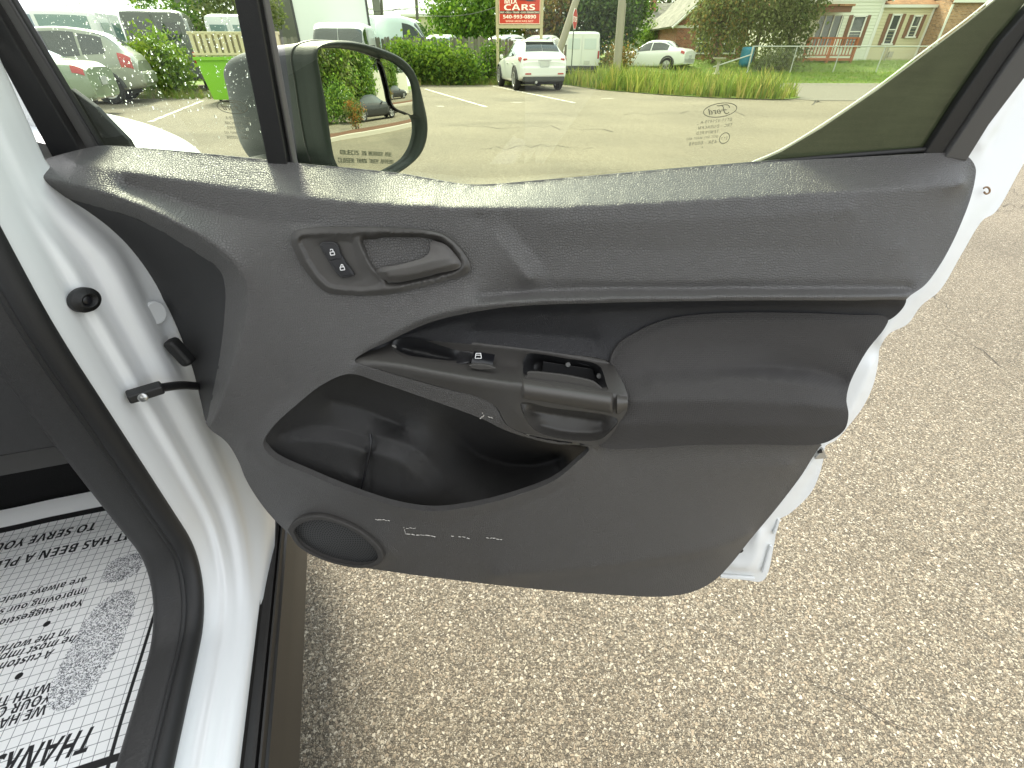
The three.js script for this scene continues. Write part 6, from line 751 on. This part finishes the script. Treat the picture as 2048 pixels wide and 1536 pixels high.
// ---------------------------------------------------------------- weeds and grass (uncountable)
function blades(name, label, spots, hMin, hMax, tones, seed, wide = 0.012) {
  const q = rng(seed), list = []; for (let k = 0; k < 6; k++) { const a = q() * 6.28, l = 0.25 + 0.4 * q(), ox = (q() - 0.5) * 0.16, oz = (q() - 0.5) * 0.16, h = 0.6 + 0.4 * q(), w = wide * (0.7 + 0.6 * q()), g = sheet((u, v) => V(ox + Math.cos(a) * l * v * v * h * 0.6 + (u - 0.5) * w * 2 * (1 - v * 0.85) * Math.sin(a), v * h * (1 - 0.18 * v * l), oz + Math.sin(a) * l * v * v * h * 0.6 + (u - 0.5) * w * 2 * (1 - v * 0.85) * Math.cos(a)), 1, 4); list.push(g); }
  const im = new THREE.InstancedMesh(merged(list), std({ color: rgb(1, 1, 1), roughness: 0.85 }), spots.length), m = new THREE.Matrix4(), c = new THREE.Color();
  spots.forEach(([x, y, z], i) => { const h = mixf(hMin, hMax, q() ** 2 * (0.35 + 1.2 * fbm(x * 0.9 + 5, z * 0.9 + 5, 3, 0, 91))); m.compose(V(x, y, z), new THREE.Quaternion().setFromAxisAngle(V(0, 1, 0), q() * 6.28), V(h * 0.9 + 0.25, h, h * 0.9 + 0.25)); im.setMatrixAt(i, m); const t = tones[Math.floor(q() * tones.length)], v = 0.8 + 0.45 * q(); c.setRGB(t[0] * v, t[1] * v, t[2] * v); im.setColorAt(i, c); });
  stuff(name, im, null, label, 'grass');
}
{
  const q = rng(55), island = [[2.0, -26.6], [3.46, -21.6], [4.4, -20.2], [5.2, -18.9], [6.3, -17.8], [7.3, -17.2], [8.4, -16.9], [9.4, -17.8], [9.3, -19.5], [9.0, -22.5], [7.0, -25.5], [4.0, -27]], spots = [];
  const isl = new THREE.ShapeGeometry(new THREE.Shape(new THREE.SplineCurve([...island, island[0]].map((p) => new THREE.Vector2(p[0] + 0.0, -p[1]))).getPoints(90))); isl.rotateX(-Math.PI / 2); isl.translate(0, 0.02, 0); { const p = isl.attributes.position, u = []; for (let i = 0; i < p.count; i++) u.push(p.getX(i), p.getZ(i)); isl.setAttribute('uv', new THREE.Float32BufferAttribute(u, 2)); } struct('weed_island', isl, M.grass, 'strip of overgrown ground between lot and street');
  while (spots.length < 3800) { const x = 2 + q() * 7.6, z = -27 + q() * 10.2; if (signedDistance(island, x, z) > 0.02 && q() < 0.35 + 0.65 * fbm(x * 1.2, z * 1.2, 3, 0, 8)) spots.push([x, 0.01, z]); }
  blades('weeds', 'tall yellow green weeds between the lot and the street', spots, 0.15, 0.95, [[0.30, 0.38, 0.05], [0.22, 0.31, 0.04], [0.38, 0.40, 0.08], [0.45, 0.40, 0.11], [0.16, 0.24, 0.035]], 60, 0.016);
  const lawn = []; while (lawn.length < 9000) { const x = 9 + q() * 19, z = -26.6 - q() * 8; lawn.push([x, terrainY(x, z), z]); } blades('lawn_grass', 'short bright lawn grass on the bank before the houses', lawn, 0.07, 0.18, [[0.22, 0.34, 0.04], [0.27, 0.38, 0.05], [0.17, 0.28, 0.035]], 61, 0.012);
  const edge = []; while (edge.length < 2600) { const x = -13.5 + q() * 17, z = -25.0 - q() * 2.4 + (q() < 0.2 ? 0.5 : 0); edge.push([x, 0, z]); } for (let k = 0; k < 500; k++) edge.push([-12.5 + q() * 3.5, 0, -17.2 - q() * 1.6]); for (let k = 0; k < 900; k++) edge.push([3.2 + q() * 7, terrainY(6, -28), -27.2 - q() * 3]); blades('edge_weeds', 'ragged weeds along the lot edge and fence foot', edge, 0.10, 0.42, [[0.19, 0.29, 0.04], [0.28, 0.32, 0.07], [0.14, 0.22, 0.035], [0.36, 0.30, 0.11]], 62, 0.014);
}
// ---------------------------------------------------------------- what the door mirror shows: the lot's far edge to the side of the camera
{
  const k0 = V(9.19, 0, 1.54), k1 = V(10.47, 0, -8.77), d = k1.clone().sub(k0), s = V(d.z, 0, -d.x).normalize().negate(); const side = s.x > 0 ? s : s.negate();
  const slab = (a, b, y0, y1, name, mat, label) => { const L = d.length(), g = box(b - a, y1 - y0, L, (a + b) / 2, (y0 + y1) / 2, 0); g.rotateY(Math.atan2(-d.x, -d.z)); const c = k0.clone().add(k1).multiplyScalar(0.5); g.translate(c.x, 0, c.z); return struct(name, g, mat, label); };
  slab(0, 0.28, -0.02, 0.14, 'kerb', M.kerb, 'worn pale kerb of the planting bed'); slab(0.281, 1.9, -0.02, 0.12, 'planting_bed', M.mulch, 'brown mulch planting bed');
  const at = (h, r) => { const a = (h - 4) * Math.PI / 180; return [-0.2 + Math.sin(a) * r, -0.85 - Math.cos(a) * r]; };
  const [sx, sz] = at(85.5, 12.3); plant('shrub', 'orange tipped clipped shrub on the mulch bed, seen in the door mirror', 'shrub', null, [sx, 0.12, sz], [[0, 0.35, 0, 0.34, 0.4, 0.34], [0, 0.72, 0, 0.5, 0.36, 0.5]], 2600, 0.08, [[0.13, 0.19, 0.03], [0.10, 0.16, 0.03], [0.18, 0.22, 0.04], [0.42, 0.17, 0.03], [0.36, 0.20, 0.04]], 201);
  const [cx, cz] = at(79.5, 18.2); sedan('parked_car', 'black car beyond the mulch bed, seen in the door mirror', [cx, 0, cz], hd(2), carPaint(0.012, 0.014, 0.016));
  const [tx, tz] = at(90.5, 23); plant('lot_tree', 'tall leafy tree filling one side of the door mirror', 'tree', 'trees round the lot', [tx, 0, tz], [[0, 4.6, 0, 2.6, 2.6, 2.6], [0.3, 2.9, 0.4, 2.0, 1.6, 2.0], [0, 6.8, 0, 2.2, 2.2, 2.2], [-0.6, 3.6, -1.6, 1.8, 1.8, 1.6]], 10000, 0.30, T.fresh.concat(T.olive), 202, { trunk: 0.2, h: 3.4 });
  const [t2x, t2z] = at(82.5, 26); plant('lot_tree', 'rounded green tree behind the black car in the door mirror', 'tree', 'trees round the lot', [t2x, 0, t2z], [[0, 3.4, 0, 2.1, 2.2, 2.0], [0, 1.9, 0, 1.6, 1.2, 1.5], [0, 5.2, 0, 1.5, 1.6, 1.4]], 9000, 0.28, T.fresh, 203, { trunk: 0.18, h: 2.6 });
  const [hx, hz] = at(92, 19); plant('hedge', 'dense green hedge at the edge of the door mirror view', 'hedge', null, [hx, 0, hz], [[0, 0.9, 0, 1.0, 0.9, 2.2], [0.2, 1.5, -1.2, 0.9, 0.9, 1.2], [0.2, 1.5, 1.2, 0.9, 0.9, 1.2]], 6500, 0.17, T.fresh, 205);
  const [t3x, t3z] = at(75, 40); plant('lot_tree', 'far dark tree above the grey wall in the door mirror', 'tree', 'trees round the lot', [t3x, 0, t3z], [[0, 4.6, 0, 3.6, 2.6, 3.2], [2.4, 4.2, 2, 2.6, 2.2, 2.6], [0, 7, 0, 2.6, 2.2, 2.6]], 6000, 0.3, T.dark, 204, { trunk: 0.24, h: 3.6 });
  const [bx, bz] = at(75.5, 30); const w = thing('storage_box', 'plain grey white storage box behind the black car in the door mirror', 'container', null, [bx, 0, bz], 1.35); part(w, 'container_body', box(4.6, 3.4, 2.4, 0, 1.75, 0, 0.04), std({ color: rgb(0.45, 0.44, 0.38), roughness: 0.8 })); for (let k = 0; k < 9; k++) part(w, 'panel_rib', box(0.06, 3.2, 0.05, -2 + k * 0.5, 1.75, 1.22), std({ color: rgb(0.42, 0.41, 0.36), roughness: 0.8 }));
}
dress(scene);
renderer.render(scene, camera);
